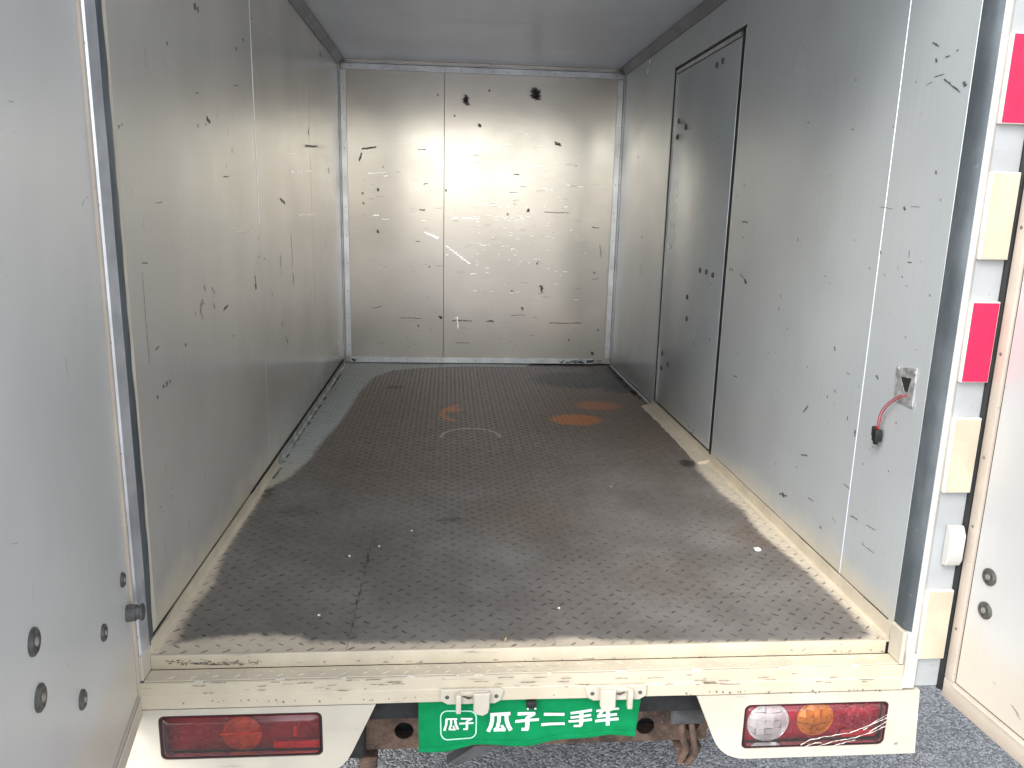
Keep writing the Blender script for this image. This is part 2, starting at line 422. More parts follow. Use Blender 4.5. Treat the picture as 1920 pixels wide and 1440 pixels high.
def floor_plate(x0, x1):
    step = .012
    xs = np.linspace(x0, x1, max(2, int((x1-x0)/step)+1)); ys = np.linspace(0.0, D+.02, int((D+.02)/step)+1)
    X, Y = np.meshgrid(xs, ys, indexing='ij'); P = np.stack([X.ravel(), Y.ravel()], 1)
    nx, ny = len(xs), len(ys)
    Z = .0012*np.sin(P[:, 0]*9+1.3)*np.sin(P[:, 1]*5)-.0012
    top = np.column_stack([P, Z])
    idx = (np.arange(nx-1)[:, None]*ny+np.arange(ny-1)).ravel()
    quads = np.stack([idx, idx+ny, idx+ny+1, idx+1], 1)
    nb = len(top)
    cs = np.array([[x0, 0, -.004], [x1, 0, -.004], [x1, D+.02, -.004], [x0, D+.02, -.004]])
    verts = np.vstack([top, cs])
    faces = quads.tolist()
    front = [i*ny for i in range(nx)]; back = [i*ny+ny-1 for i in range(nx)]
    faces += [[nb, nb+1]+front[::-1], [nb+2, nb+3]+back, [nb+3, nb]+list(range(ny)), [nb+1, nb+2]+list(range((nx-1)*ny, nx*ny))[::-1], [nb+3, nb+2, nb+1, nb]]
    me = bpy.data.meshes.new('floor_plate'); me.from_pydata(verts.tolist(), [], faces)
    A = floor_attrs(verts[:, :2]); A['lug'] = np.zeros(len(verts)); put_attrs(me, A)
    return link('floor_plate', me, 'tread_plate', T)
floor_plate(0.0, SEAM-.0004); fp = floor_plate(SEAM+.0004, W)
# raised tread lugs: thousands on the two plates, one piece of geometry
LX, LY, LL, LW, LH = .0405, .0405, .0192, .0054, .0016
base = np.array([[-.5, 0, 0], [-.22, -.5, 0], [.22, -.5, 0], [.5, 0, 0], [.22, .5, 0], [-.22, .5, 0], [-.24, 0, 1], [.24, 0, 1]])*np.array([LL, LW, LH])
bf = [(0, 1, 6), (1, 2, 7, 6), (2, 3, 7), (3, 4, 7), (4, 5, 6, 7), (5, 0, 6)]
V = []; Fc = []; LG = []
for row in range(int(D/(LY/2))-1):
    y = .012+row*LY/2
    sgn = 1 if row % 2 == 0 else -1
    x = .02+(0 if row % 2 == 0 else LX/2)
    while x < W-.02:
        if abs(x-SEAM) > .009:
            a = math.radians(40*sgn+random.uniform(-3, 3)); ca, sa = math.cos(a), math.sin(a); k = random.uniform(.85, 1.1)
            px_, py_ = x+random.uniform(-.001, .001), y+random.uniform(-.001, .001)
            z0 = .0012*math.sin(px_*9+1.3)*math.sin(py_*5)-.0013
            o = len(V)
            for p in base: V.append((px_+k*(p[0]*ca-p[1]*sa), py_+k*(p[0]*sa+p[1]*ca), z0+p[2]))
            Fc += [tuple(i+o for i in f) for f in bf]
            w_ = random.uniform(.55, 1.0)*(.92-.57*min(1, max(0, (y-.35)/.8))); LG += [w_]*8
        x += LX
me = bpy.data.meshes.new('tread_lugs'); me.from_pydata(V, [], Fc)
A = floor_attrs(np.array(V)[:, :2]); A['lug'] = np.array(LG); put_attrs(me, A)
tag(link('tread_lugs', me, 'tread_plate', T, False), kind='stuff')
MB().box(-.02, W+.02, .004, D+.03, -.05, -.0045).build('floor_base', 'gap_dark', T)

# ---- walls and ceiling ------------------------------------------------------
G = .0005
def wall_panel(axis, pos, a0, a1, z0, z1, mat, side, th=.022):
    m = MB()
    lo, hi = (pos, pos+th) if side > 0 else (pos-th, pos)
    if axis == 0: m.box(lo, hi, a0+G, a1-G, z0, z1, .0012, 1)
    elif axis == 1: m.box(a0+G, a1-G, lo, hi, z0, z1, .0012, 1)
    else: m.box(z0, z1, a0+G, a1-G, lo, hi, .0012, 1)
    return m.build('wall_panel' if axis < 2 else 'ceiling_panel', mat, T)
LS = [0.03, 1.057, 2.0, D]                      # joints of the left lining
for a, b in zip(LS, LS[1:]): wall_panel(0, 0.0, a, b, .004, H, 'panel_left', -1)
DY0, DY1, DZ0, DZ1 = 1.19, 1.94, .03, 1.432           # side door opening
wall_panel(0, W, 0.0, .232, .004, H, 'panel', 1)
wall_panel(0, W, .232, DY0-.028, .004, H, 'panel', 1)
wall_panel(0, W, DY1+.026, D, .004, H, 'panel', 1)
wall_panel(0, W, DY0-.028, DY1+.026, DZ1+.012, H, 'panel', 1)
BX = .545
wall_panel(1, D, 0, BX, .004, H, 'panel_back', 1); wall_panel(1, D, BX, W, .004, H, 'panel_back', 1)
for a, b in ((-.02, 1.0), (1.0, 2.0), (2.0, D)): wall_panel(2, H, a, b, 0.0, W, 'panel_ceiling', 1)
# outer skin of the box
MB().box(-.055, -.0225, -.0, D+.05, -.05, H+.05).build('outer_skin', 'cream_clean', T)
MB().box(W+.0345, W+.055, 0, D+.05, -.05, H+.05).build('outer_skin', 'cream_clean', T)
MB().box(-.022, W+.034, D+.0225, D+.05, -.05, H+.05).build('outer_skin', 'cream_clean', T)
MB().box(-.055, W+.055, 0, D+.05, H+.0505, H+.075).build('roof_skin', 'cream_clean', T)
# sealing beads over the joints
def bead(name, x, y, z0, z1, r, mat, ax):
    pts = [(x, y, z0+(z1-z0)*i/14) for i in range(15)]
    return MB().tube(pts, r, 6).build(name, mat, T)
bead('sealing_bead', W+.0005, .232, .036, H, .0015, 'panel_ceiling', 0)
bead('sealing_bead', .0002, 1.057, .80, H, .0011, 'aluminium', 0)
bead('sealing_bead', BX, D+.0002, .03, H-.05, .0011, 'trim_dark', 0)

# ---- trims -------------------------------------------------------------------
def rivets(m, pts, nrm, r=.0032):
    for p in pts: m.disc(p, nrm, r, .0016, 8, .0008)
m = MB().box(.012, W-.004, D-.004, D-.0002, H-.052, H-.022, .0012, 1)
m.box(.012, W-.004, D-.012, D-.0002, H-.0215, H-.0165, .001, 1)
tr = m.build('ceiling_trim', 'aluminium', T)
m = MB(); rivets(m, [(.06+.082*i, D-.004, H-.040) for i in range(18)], (0, -1, 0)); m.build('rivets', 'rivet', tr)['kind'] = 'stuff'
m = MB().box(.03, W-.10, D-.0045, D-.0002, .003, .034, .0012, 1)
tr = m.build('base_trim', 'aluminium', T)
m = MB(); rivets(m, [(.06+.095*i, D-.0045, .019) for i in range(14)], (0, -1, 0)); m.build('rivets', 'rivet', tr)['kind'] = 'stuff'
for x, s in ((0, 1), (W, -1)):
    m = MB()
    xa, xb = sorted((x+s*.0065, x+s*.036)); m.box(xa, xb, D-.004, D-.0002, .035, H-.055, .0012, 1)
    xa, xb = sorted((x+s*.0002, x+s*.004)); m.box(xa, xb, D-.040, D-.0045, .035, H-.03, .0012, 1)
    tr = m.build('corner_trim', 'aluminium', T)
    m = MB(); rivets(m, [(x+s*.022, D-.004, .1+.15*i) for i in range(10)], (0, -1, 0))
    rivets(m, [(x+s*.004, D-.022, .1+.15*i) for i in range(10)], (s, 0, 0)); m.build('rivets', 'rivet', tr)['kind'] = 'stuff'
    # coving between ceiling and wall
    xs = [(x+s*.0005, H-.035), (x+s*.004, H-.035), (x+s*.030, H-.004), (x+s*.030, H-.0005), (x+s*.0005, H-.0005)]
    pts = [(p[0], p[1]) for p in xs]
    MB().prism(pts, 1, .02, D-.045).build('coving', 'trim_dark', T)
# angle strips along the foot of the side walls, uneven and bent
def foot_strip(x, s, y0, y1, mat, hgt=.030, wid=.014, seed=1):
    m = MB(); n = int((y1-y0)/.03); rows = []
    rnd = random.Random(seed)
    for i in range(n+1):
        y = y0+(y1-y0)*i/n
        j = .0022*math.sin(y*13+seed)+rnd.uniform(-.0012, .0012); k = rnd.uniform(-.0012, .0015)
        pr = [(x+s*.0005, hgt+j), (x+s*(.004+k), hgt+j), (x+s*.0045, .006), (x+s*(wid+k), .0035), (x+s*(wid+.0015+k), -.002), (x+s*.0005, -.002)]
        rows.append([m.bm.verts.new((p[0], y, p[1])) for p in pr])
    for A_, B_ in zip(rows, rows[1:]):
        for k in range(6): m.bm.faces.new((A_[k], A_[(k+1) % 6], B_[(k+1) % 6], B_[k]))
    m.bm.faces.new(rows[0]); m.bm.faces.new(rows[-1][::-1])
    return m.build('foot_strip', mat, T)
foot_strip(0, 1, .006, 1.15, 'cream_paint', .028, .012, seed=3); foot_strip(0, 1, 1.152, D-.045, 'trim_grey', .027, .012, seed=5)
foot_strip(W, -1, .006, DY0-.03, 'cream_paint', .034, .016, seed=7); foot_strip(W, -1, DY1+.03, D-.045, 'trim_dark', .02, .008, seed=9)
# dark open joint above the left strip
m = MB(); pts = []
for i in range(90):
    y = .02+i*.0318; r = .0011+.0022*max(0, mnoise.noise((y*6, 1.3, 0)))+(.0028 if y > .8 else 0)
    pts.append(((.0012, y, .0315), r))
m.tube([p for p, _ in pts], [r for _, r in pts], 6).build('joint_gap', 'gap_dark', T)
m = MB(); pts = []
for i in range(30):
    y = .02+i*.038; pts.append(((W-.0008, y, .0365), .0006+.002*max(0, mnoise.noise((y*7, 5.3, 0)))))
m.tube([p for p, _ in pts], [r for _, r in pts], 6).build('joint_gap', 'gap_dark', T)

# ---- side door ----------------------------------------------------------------
m = MB().box(W+.003, W+.022, DY0+.016, DY1-.012, DZ0+.006, DZ1-.018, .002, 2)
sdoor = m.build('side_door', 'panel_side_door', T)
MB().box(W+.001, W+.026, DY0-.0265, DY0-.0005, DZ0-.02, DZ1+.010, .001, 1).build('gasket', 'black_rubber', sdoor)
MB().box(W-.0008, W+.024, DY0-.0278, DY0-.0270, DZ0-.01, DZ1, 0).build('edge_strip', 'aluminium', sdoor)
MB().box(W+.005, W+.026, DY0, DY0+.0155, DZ0, DZ1, .001, 1).build('gasket', 'gasket', sdoor)
MB().box(W+.001, W+.026, DY1+.002, DY1+.0252, DZ0-.02, DZ1+.010, .001, 1).build('gasket', 'black_rubber', sdoor)
MB().box(W-.0005, W+.022, DY1-.0085, DY1-.003, DZ0+.002, DZ1, .001, 1).build('edge_strip', 'aluminium', sdoor)
MB().box(W+.004, W+.026, DY1-.0115, DY1-.009, DZ0+.002, DZ1, 0).build('gasket', 'gap_dark', sdoor)
MB().box(W-.001, W+.022, DY0+.018, DY1-.012, DZ1-.015, DZ1-.001, .001, 1).build('edge_strip', 'aluminium', sdoor)
MB().box(W+.004, W+.026, DY0, DY1, DZ1, DZ1+.0115, .001, 1).build('gasket', 'gasket', sdoor)
MB().box(W+.006, W+.026, DY0+.016, DY1, DZ0-.002, DZ0+.0055, 0).build('gasket', 'gap_dark', sdoor)
m = MB(); md = MB()
for u, v in ((1313, 507), (1325, 510), (1337, 516), (1289, 557), (1288, 598), (1345, 122), (1356, 114), (1273, 227), (1286, 238), (1270, 257), (1242, 663), (1240, 690), (1252, 684)):
    p = un(u, v, 0, W+.003)
    o = MB().disc((W+.003, p[1], p[2]), (-1, 0, 0), .0105, .004, 16, -.001, .8).build('bolt_head', 'washer', sdoor)
# threshold under the side door
m = MB(); n = 26; rows = []
for i in range(n+1):
    y = DY0-.03+(DY1-DY0+.06)*i/n; j = random.uniform(-.002, .002)
    pr = [(W+.02, DZ0-.003), (W-.004, DZ0-.004), (W-.006, .012), (W-.045+j*2, .006), (W-.050+j*2, -.002), (W+.02, -.002)]
    rows.append([m.bm.verts.new((p[0], y, p[1])) for p in pr])
for A_, B_ in zip(rows, rows[1:]):
    for k in range(6): m.bm.faces.new((A_[k], A_[(k+1) % 6], B_[(k+1) % 6], B_[k]))
m.bm.faces.new(rows[0]); m.bm.faces.new(rows[-1][::-1])
m.build('door_threshold', 'cream_paint', T)
MB().box(W+.027, W+.034, DY0-.03, DY1+.03, -.04, DZ1+.03).build('outer_skin', 'gap_dark', T)

# ---- rear frame ------------------------------------------------------------------
RY = -.045                                             # rear face of the frame
BZ = -.082                                             # its lower edge
for side in (0, 1):
    X0, s = (0.0, -1) if side == 0 else (W, 1)
    # raised inner bead + flat outer face, one folded profile
    pr = [(X0+s*.0035, -.0005), (X0+s*.0035, RY+.010), (X0+s*.010, RY+.001), (X0+s*.016, RY-.003), (X0+s*.022, RY-.003), (X0+s*.028, RY+.002),
          (X0+s*.032, RY+.004), (X0+s*.098, RY+.004), (X0+s*.104, RY+.010), (X0+s*.104, -.0005)]
    post = MB().prism(pr[:6]+[(X0+s*.031, RY+.0045), (X0+s*.031, -.0005)], 2, BZ, H+.08).build('rear_post', 'post_paint', T)
    MB().prism([(X0+s*.0315, RY+.0045), (X0+s*.098, RY+.0045), (X0+s*.104, RY+.010), (X0+s*.104, -.0005), (X0+s*.0315, -.0005)], 2, BZ+.001, H+.079).build('post_face', 'post_grey', post)
# header over the opening
MB().box(.004, W-.004, RY+.002, -.001, H-.035, H+.08, .004, 2).build('rear_header', 'post_paint', T)
# steel reveals
m = MB().prism([(W+.0030, -.0008), (W-.0005, -.0008), (W-.0005, RY+.014), (W+.0045, RY+.004), (W+.010, RY-.002), (W+.0115, RY+.001), (W+.006, RY+.010), (W+.0030, RY+.016)], 2, .045, H-.04)
m.build('steel_reveal', 'steel_strip', T)
EDGE = []
m = MB(); n = 70; rows = []
for i in range(n+1):
    z = .02+(H-.08)*i/n
    e = .030+.009*mnoise.noise((z*4.3, .4, 2))+.004*mnoise.noise((z*17, 3, 1))
    e0 = .002+.003*mnoise.noise((z*5, 7, 2)); EDGE.append((z, e0, e)); pr = [(.0015, e0), (.003, e0-.003), (.0050+.0015*mnoise.noise((z*6, 9, 1)), -.004), (.003, -.014), (.0008, RY+.010), (-.003, RY+.008), (-.003, e0)]
    rows.append([m.bm.verts.new((p[0], p[1], z)) for p in pr])
for A_, B_ in zip(rows, rows[1:]):
    for k in range(7): m.bm.faces.new((A_[k], A_[(k+1) % 7], B_[(k+1) % 7], B_[k]))
m.bm.faces.new(rows[0]); m.bm.faces.new(rows[-1][::-1])
m.build('steel_reveal', 'steel_bright', T)
m = MB(); rows = []
for z, e0, e in EDGE:
    rows.append([m.bm.verts.new(p) for p in ((.0016, e0-.004, z), (.0034, e0+.001, z), (.0022, e-.002, z), (.0008, e, z), (-.002, e, z), (-.002, e0-.004, z))])
for A_, B_ in zip(rows, rows[1:]):
    for k in range(6): m.bm.faces.new((A_[k], A_[(k+1) % 6], B_[(k+1) % 6], B_[k]))
m.bm.faces.new(rows[0]); m.bm.faces.new(rows[-1][::-1]); m.build('reveal_shade', 'steel_strip', T)  # dark band: shading of the curved steel reveal put into a separate strip
MB().box(-.0005, .0007, .010, .047, .03, H-.036, .0003, 1).build('paint_edge', 'cream_clean', T)
# sill: nosing, ledge, seam, beam
m = MB().box(.003, W-.012, -.0035, .0035, -.0285, .0018, .0014, 2)
m.build('sill_nosing', 'cream_paint', T)
ledge = MB().box(.002, W-.002, RY+.0035, -.0037, -.034, -.0288, .001, 1).build('sill_ledge', 'cream_paint', T)
V = []; Fc = []
for row in range(2):
    x = .03+.02*row
    while x < W-.03:
        a = math.radians(40*(1 if row else -1)); ca, sa = math.cos(a), math.sin(a); o = len(V)
        for p in base: V.append((x+p[0]*ca-p[1]*sa, -.014-.016*row+.8*(p[0]*sa+p[1]*ca), -.0289+p[2]*.9))
        Fc += [tuple(i+o for i in f) for f in bf]; x += LX
me = bpy.data.meshes.new('tread_lugs'); me.from_pydata(V, [], Fc)
tag(link('tread_lugs', me, 'cream_paint', ledge, False), kind='stuff')
MB().box(.002, W-.002, RY+.0008, RY+.0034, -.05, -.0325).build('joint_gap', 'gap_dark', T)
pr = [(RY+.0006, -.0300), (RY-.0022, -.0312), (RY-.0022, -.056), (RY-.0038, -.0575), (RY-.0038, -.0835), (RY+.002, -.0855), (RY+.02, -.0855), (RY+.02, -.052), (RY+.0006, -.0515)]
m = MB()
n = 60; rows = []
for i in range(n+1):
    x = -.035+(W+.042)*i/n
    j = .0011*mnoise.noise((x*5, 2, 1))
    rows.append([m.bm.verts.new((x, p[0]+j, p[1]+j*.6)) for p in pr])
for A_, B_ in zip(rows, rows[1:]):
    for k in range(len(pr)): m.bm.faces.new((A_[k], A_[(k+1) % len(pr)], B_[(k+1) % len(pr)], B_[k]))
m.bm.faces.new(rows[0]); m.bm.faces.new(rows[-1][::-1])
beam = m.build('rear_beam', 'cream_paint', T)
for u0, u1 in ((371, 390), (519, 538), (640, 652), (763, 780), (854, 862), (888, 907), (1023, 1036), (1155, 1180), (1300, 1322), (1467, 1488), (1607, 1627)):
    a = un(u0, 1262, 2, -.03)[0]; b = un(u1, 1262, 2, -.03)[0]; n = 6
    m = MB()
    m.tube([(a+(b-a)*i/n, RY+.0015+random.uniform(-.0006, .0006), -.0302) for i in range(n+1)], [.0012]+[.0036+random.uniform(-.0007, .0007) for _ in range(n-1)]+[.0012], 8)
    m.build('weld_bead', 'cream_clean', beam)
# chipped paint and rust along the seams
# post foot castings
MB().box(W+.0045, W+.030, RY-.0058, RY-.0032, BZ+.002, -.002, .001, 1).build('post_foot', 'post_paint', T)
MB().box(-.0036, .0026, RY+.004, .032, -.0285, .0225, .001, 1).build('post_foot', 'cream_clean', T)
MB().box(W-.006, W+.0025, RY-.0025, -.001, -.028, .044, .002, 1).build('post_foot', 'cream_clean', T)

# reflector plates on the right-hand post and its hinges
RF = [(1.026, 1.175, 'reflector_red'), (.791, .945, 'reflector_cream'), (.563, .715, 'reflector_red'), (.344, .494, 'reflector_cream'), (-.014, .138, 'reflector_cream'), (1.262, 1.41, 'reflector_cream')]
for z0, z1, mt in RF:
    e = MB().box(W+.029, W+.084, RY-.006, RY+.0036, z0, z1, .0015, 2).build('reflector_plate', 'reflector_edge', T)
    MB().box(W+.0315, W+.082, RY-.0072, RY-.0062, z0+.0015, z1-.0025, .0004, 1).build('reflector_face', mt, e)
for z in (.19, 1.47):
    m = MB().prism([(RY+.003, z), (RY-.010, z+.004), (RY-.016, z+.016), (RY-.016, z+.068), (RY-.006, z+.085), (RY+.003, z+.085)], 0, W+.052, W+.084, .002)
    m.build('hinge', 'post_paint', T)
for z in (.19, 1.47):
    MB().prism([(RY+.003, z), (RY-.018, z+.004), (RY-.02, z+.066), (RY+.003, z+.085)], 0, -.088, -.047, .002).build('hinge', 'post_paint', T)

# ---- rear doors --------------------------------------------------------------------
def rear_door(hx, hy, dx, dy, out, label, bolts):
    L = math.hypot(dx, dy); ex = Vector((dx/L, dy/L, 0)); ez = Vector((0, 0, 1))
    ey = Vector((-ex.y, ex.x, 0)); ey = ey if ey.x*out > 0 else -ey        # through the door, away from the opening
    mt = Matrix(((ex.x, ey.x, 0, hx), (ex.y, ey.y, 0, hy), (0, 0, 1, 0), (0, 0, 0, 1)))
    z0, z1, wd = -.098, H+.03, .755
    m = MB().box(.026, wd-.034, .003, .034, z0+.046, z1-.03, .0015, 1)
    d = m.build('rear_door', 'panel_door', T, mtx=mt); d['label'] = label
    MB().box(.003, wd-.003, .006, .030, z0+.003, z1-.003).build('door_core', 'gap_dark', d, mtx=mt)
    for a, b, c, e in ((0, .0225, z0+.044, z1-.032), (wd-.0305, wd, z0+.044, z1-.032), (.0, wd, z0, z0+.0435), (.0, wd, z1-.0315, z1)):
        m = MB().box(a, b, -.002, .036, c, e, .0025, 2); m.build('door_rim', 'rim_paint' , d, mtx=mt)
    # a lip along the bottom rim, and the black weather seal on the outer edge
    MB().box(.03, wd-.03, -.0045, -.0022, z0+.038, z0+.0428, .0008, 1).build('rim_lip', 'cream_clean', d, mtx=mt)
    sw = .0085 if out > 0 else .0035
    pts = [(-sw-.0005+.0006*math.sin(i*.8), .001, z0+.012+(z1-z0-.02)*i/40) for i in range(41)]
    MB().tube(pts, sw, 8).build('weather_seal', 'black_rubber', d, mtx=mt)
    MB().box(-.004, .001, .004, .022, z0+.006, z1-.005, .001, 1).build('weather_seal', 'black_rubber', d, mtx=mt)
    for k, z in enumerate((.06, .28, .42, .62, .85, 1.1)):
        MB().disc((.0115, -.002, z), (0, -1, 0), .0032, .0014, 10, .0006).build('rivet', 'rivet', d, mtx=mt)
    for h, z, r in bolts:
        b = MB().disc((h, .003, z), (0, -1, 0), r, .005, 24, -.0012, .82).build('bolt_head', 'washer', d, mtx=mt)
        MB().disc((h, -.0012, z), (0, -1, 0), r*.34, .0022, 12, .0006).build('bolt_end', 'washer_dot', b, mtx=mt)
        for q in range(3):
            aa = 2*math.pi*q/3+.5
            MB().disc((h+math.cos(aa)*r*.58, -.0012, z+math.sin(aa)*r*.58), (0, -1, 0), r*.10, .0008, 6).build('punch_mark', 'gap_dark', b, mtx=mt)
    return d, mt
ldoor, LM = rear_door(-.008, -.024, .028, -.164, -1, 'grey panelled door leaf at the left edge with bolt heads low down',
    ((.063, .203, .0135), (.205, .181, .014), (.492, .333, .0175), (.493, .257, .0175), (.34, .151, .0145)))
m = MB().disc((.050, .003, .131), (0, -1, 0), .0155, .016, 20, 0, .95); m.disc((.050, -.013, .131), (0, -1, 0), .0125, .008, 20, 0, .9)
m.disc((.050, -.021, .131), (0, -1, 0), .0155, .005, 20, .001, .8); m.build('hinge_stud', 'washer', ldoor, mtx=LM)
rdoor, RM = rear_door(1.593, -.051, .016, -.203, 1, 'pale grey door leaf at the right edge, brightly lit',
    ((.067, .200, .0165), (.070, .132, .0165)))

# ---- lamp plates and tail lamps -----------------------------------------------------
PY = RY-.0015
def rrect(x0, x1, z0, z1, r, n=5):
    out = []
    for cx, cz, a0 in ((x1-r, z1-r, 0), (x0+r, z1-r, 90), (x0+r, z0+r, 180), (x1-r, z0+r, 270)):
        for i in range(n+1):
            a = math.radians(a0+90*i/n); out.append((cx+r*math.cos(a), cz+r*math.sin(a)))
    return out
def curve_corner(a, b, c, r, n=6):
    a, b, c = (Vector(p) for p in (a, b, c)); p = b+(a-b).normalized()*r; q = b+(c-b).normalized()*r
    return [tuple(((1-t_)**2)*p+2*t_*(1-t_)*b+t_*t_*q) for t_ in (i/n for i in range(n+1))]
def lamp_rect(side): return (.0255, .3335, -.1955, -.0995) if side == 0 else (1.178, 1.484, -.2125, -.1105)
for side in (0, 1):
    x0, x1, z0, z1 = lamp_rect(side)
    if side == 0:
        outer = [(-.045, -.0862), (.437, -.0862)] + curve_corner((.437, -.0862), (.368, -.238), (-.045, -.238), .05) + [(-.045, -.238)]
        outer = outer[::-1]
    else:
        outer = [(1.076, -.0866), (1.546, -.0866), (1.556, -.236)] + curve_corner((1.556, -.236), (1.139, -.236), (1.076, -.0866), .055)
    hole = rrect(x0, x1, z0, z1, .012)
    screw_holes = [[(cx+.0042*math.cos(-q*math.pi/5), cz+.0042*math.sin(-q*math.pi/5)) for q in range(10)] for cx, cz in (((.002, -.2205),) if side == 0 else ((1.512, -.2125),))]
    plate = MB().holed(outer, [hole]+screw_holes, 1, PY-.0015, PY+.014).build('lamp_plate', 'cream_clean', T, smooth=False)
    MB().box(x0-.02, x1+.04, PY+.045, PY+.05, z0-.03, z1+.005).build('plate_backing', 'gap_dark', plate)
    lamp = None
    back = MB().box(x0+.001, x1-.001, PY+.020, PY+.040, z0+.001, z1-.001, .006, 2).build('tail_lamp', 'lamp_red_dark' if side == 0 else 'lamp_red', T)
    back['label'] = ('dusty red tail lamp on the left lamp plate' if side == 0 else 'tail lamp with a clear round lens and an orange round lens')
    # housing rim
    MB().holed(rrect(x0+.0008, x1-.0008, z0+.0008, z1-.0008, .012), [rrect(x0+.0045, x1-.0045, z0+.004, z1-.004, .010)], 1, PY-.0005, PY+.0195).build('lamp_rim', 'lamp_rim', back, smooth=False)
    # lens: chamfered cover
    m = MB(); loops = []
    for ins, yy in ((.005, PY+.010), (.0055, PY-.001), (.010, PY-.0055), (.018, PY-.0075)):
        loops.append([m.bm.verts.new((px_, yy, pz_)) for px_, pz_ in rrect(x0+ins, x1-ins, z0+ins, z1-ins, .010)])
    for A_, B_ in zip(loops, loops[1:]):
        for k in range(len(A_)): m.bm.faces.new((A_[k], A_[(k+1) % len(A_)], B_[(k+1) % len(A_)], B_[k]))
    m.bm.faces.new(loops[-1])
    m.build('lens', 'lens_red' if side == 0 else 'lens_clear', back)
    # reflector bowls behind the lens: faceted discs
    def bowl(cx, cz, r, mat, depth=.010, cells=7, nm='reflector_bowl', tilt=.0022):
        m = MB(); rnd = random.Random(int(cx*1000))
        st = 2*r/cells
        for i in range(cells):
            for j in range(cells):
                xa, za = cx-r+i*st, cz-r+j*st; N = 3
                co = []; ok = False
                ta, tb, tc_ = (rnd.uniform(-tilt, tilt) for _ in range(3))
                vs = []
                for k, (fx, fz) in enumerate(((0, 0), (1, 0), (1, 1), (0, 1))):
                    px_, pz_ = xa+fx*st-cx, za+fz*st-cz; q = math.hypot(px_, pz_)
                    if q > r: px_, pz_ = px_*r/q, pz_*r/q
                    else: ok = True
                    yy = PY+.0175-depth*(1-min(1, q/r)**2)*.9+ta*(fx-.5)+tb*(fz-.5)+tc_*.3
                    vs.append((px_+cx, min(yy, PY+.0185), pz_+cz))
                if ok:
                    try: m.bm.faces.new([m.bm.verts.new(v_) for v_ in vs])
                    except ValueError: pass
        m.disc((cx, PY+.0194, cz), (0, -1, 0), r, .0006, 28)
        ob = m.build(nm, mat, back, smooth=False)
        m = MB(); n = 36
        m.tube([(cx+r*1.02*math.cos(2*math.pi*i/n), PY+.0175, cz+r*1.02*math.sin(2*math.pi*i/n)) for i in range(n+1)], .0016, 6, False)
        m.build('bowl_ring', mat, back)
    if side == 1:
        bowl(1.2385, -.1655, .0425, 'lamp_white', tilt=.004, cells=5)
        bowl(1.339, -.160, .0375, 'lamp_orange', tilt=.004, cells=5)
        MB().box(1.395, 1.472, PY+.012, PY+.0195, -.204, -.186, .003, 2).build('reflex_bar', 'lamp_red_bright', back)
        bowl(1.427, -.158, .030, 'lamp_red', .006)
    else:
        bowl(.176, -.155, .036, 'lamp_orange_dull')
        MB().box(.235, .326, PY+.011, PY+.0195, -.189, -.172, .003, 2).build('reflex_bar', 'lamp_red_bright', back)
        MB().box(.274, .284, PY+.008, PY+.0195, -.160, -.136, .003, 2).build('bulb', 'lamp_red_bright', back)
        MB().box(.135, .215, PY+.007, PY+.0185, -.1525, -.1465, .002, 1).build('bulb', 'lamp_orange', back)
    if side == 1:
        # torn clear film over the lower corner
        for k, pts in enumerate(([(1.300, -.200), (1.32, -.188), (1.36, -.181), (1.40, -.176), (1.44, -.160), (1.484, -.130)],
                                 [(1.33, -.206), (1.37, -.194), (1.41, -.188), (1.45, -.176), (1.483, -.158)],
                                 [(1.365, -.206), (1.39, -.199), (1.42, -.190)], [(1.43, -.170), (1.45, -.155), (1.47, -.146), (1.483, -.141)], [(1.44, -.178), (1.46, -.163), (1.48, -.150)], [(1.31, -.204), (1.33, -.197), (1.345, -.196)])):
            P3 = []
            for a, b in zip(pts, pts[1:]):
                for q in range(7): f = q/7; P3.append((a[0]+(b[0]-a[0])*f, PY-.0108, a[1]+(b[1]-a[1])*f+random.uniform(-.0009, .0009)))
            m = MB().tube(P3, [random.uniform(.0002, .0009) for _ in P3], 5); m.build('film_crease', 'reflector_edge', back)

# ---- latch keepers on the beam --------------------------------------------------------
def keeper(xc, flip):
    s = -1 if flip else 1
    b = MB()
    yb = RY-.0040
    X = lambda v: xc+s*v
    def bx(a, c, y0, y1, z0, z1, bev=.0015):
        a, c = sorted((X(a), X(c))); b.box(a, c, y0, y1, z0, z1, bev, 2)
    # back plate with chamfered ears
    pts = [(X(-.060), -.054), (X(.058), -.054), (X(.064), -.060), (X(.058), -.080), (X(.046), -.0865), (X(-.046), -.0865), (X(-.060), -.078)]
    if s > 0: pts = pts[::-1]
    b.prism(pts, 1, yb-.006, yb-.0002, .0012)
    bx(-.030, -.020, yb-.020, yb-.0062, -.098, -.058); bx(-.022, .034, yb-.012, yb-.0062, -.064, -.055)
    k = b.build('latch_keeper', 'cream_clean', T)
    m = MB()
    tp = [(.004, -.056), (.004, -.094), (.010, -.101), (.022, -.1045), (.032, -.099), (.035, -.089), (.036, -.056)]
    tp = [(X(a), c) for a, c in tp]
    if s < 0: tp = tp[::-1]
    m.prism(tp, 1, yb-.020, yb-.0125, .002); m.build('tongue', 'cream_clean', k)
    for hx in (-.047, .049):
        MB().disc((X(hx), yb-.006, -.070), (0, -1, 0), .0042, .001, 12, 0, .8).build('bolt_hole', 'washer', k)
    MB().tube([(X(-.016), yb-.0075, -.068), (X(-.006), yb-.0075, -.072), (X(.002), yb-.0075, -.071)], [.001, .0026, .001], 6).build('rust_chip', 'rusty_steel', k)
keeper(.622, False); keeper(.910, True)
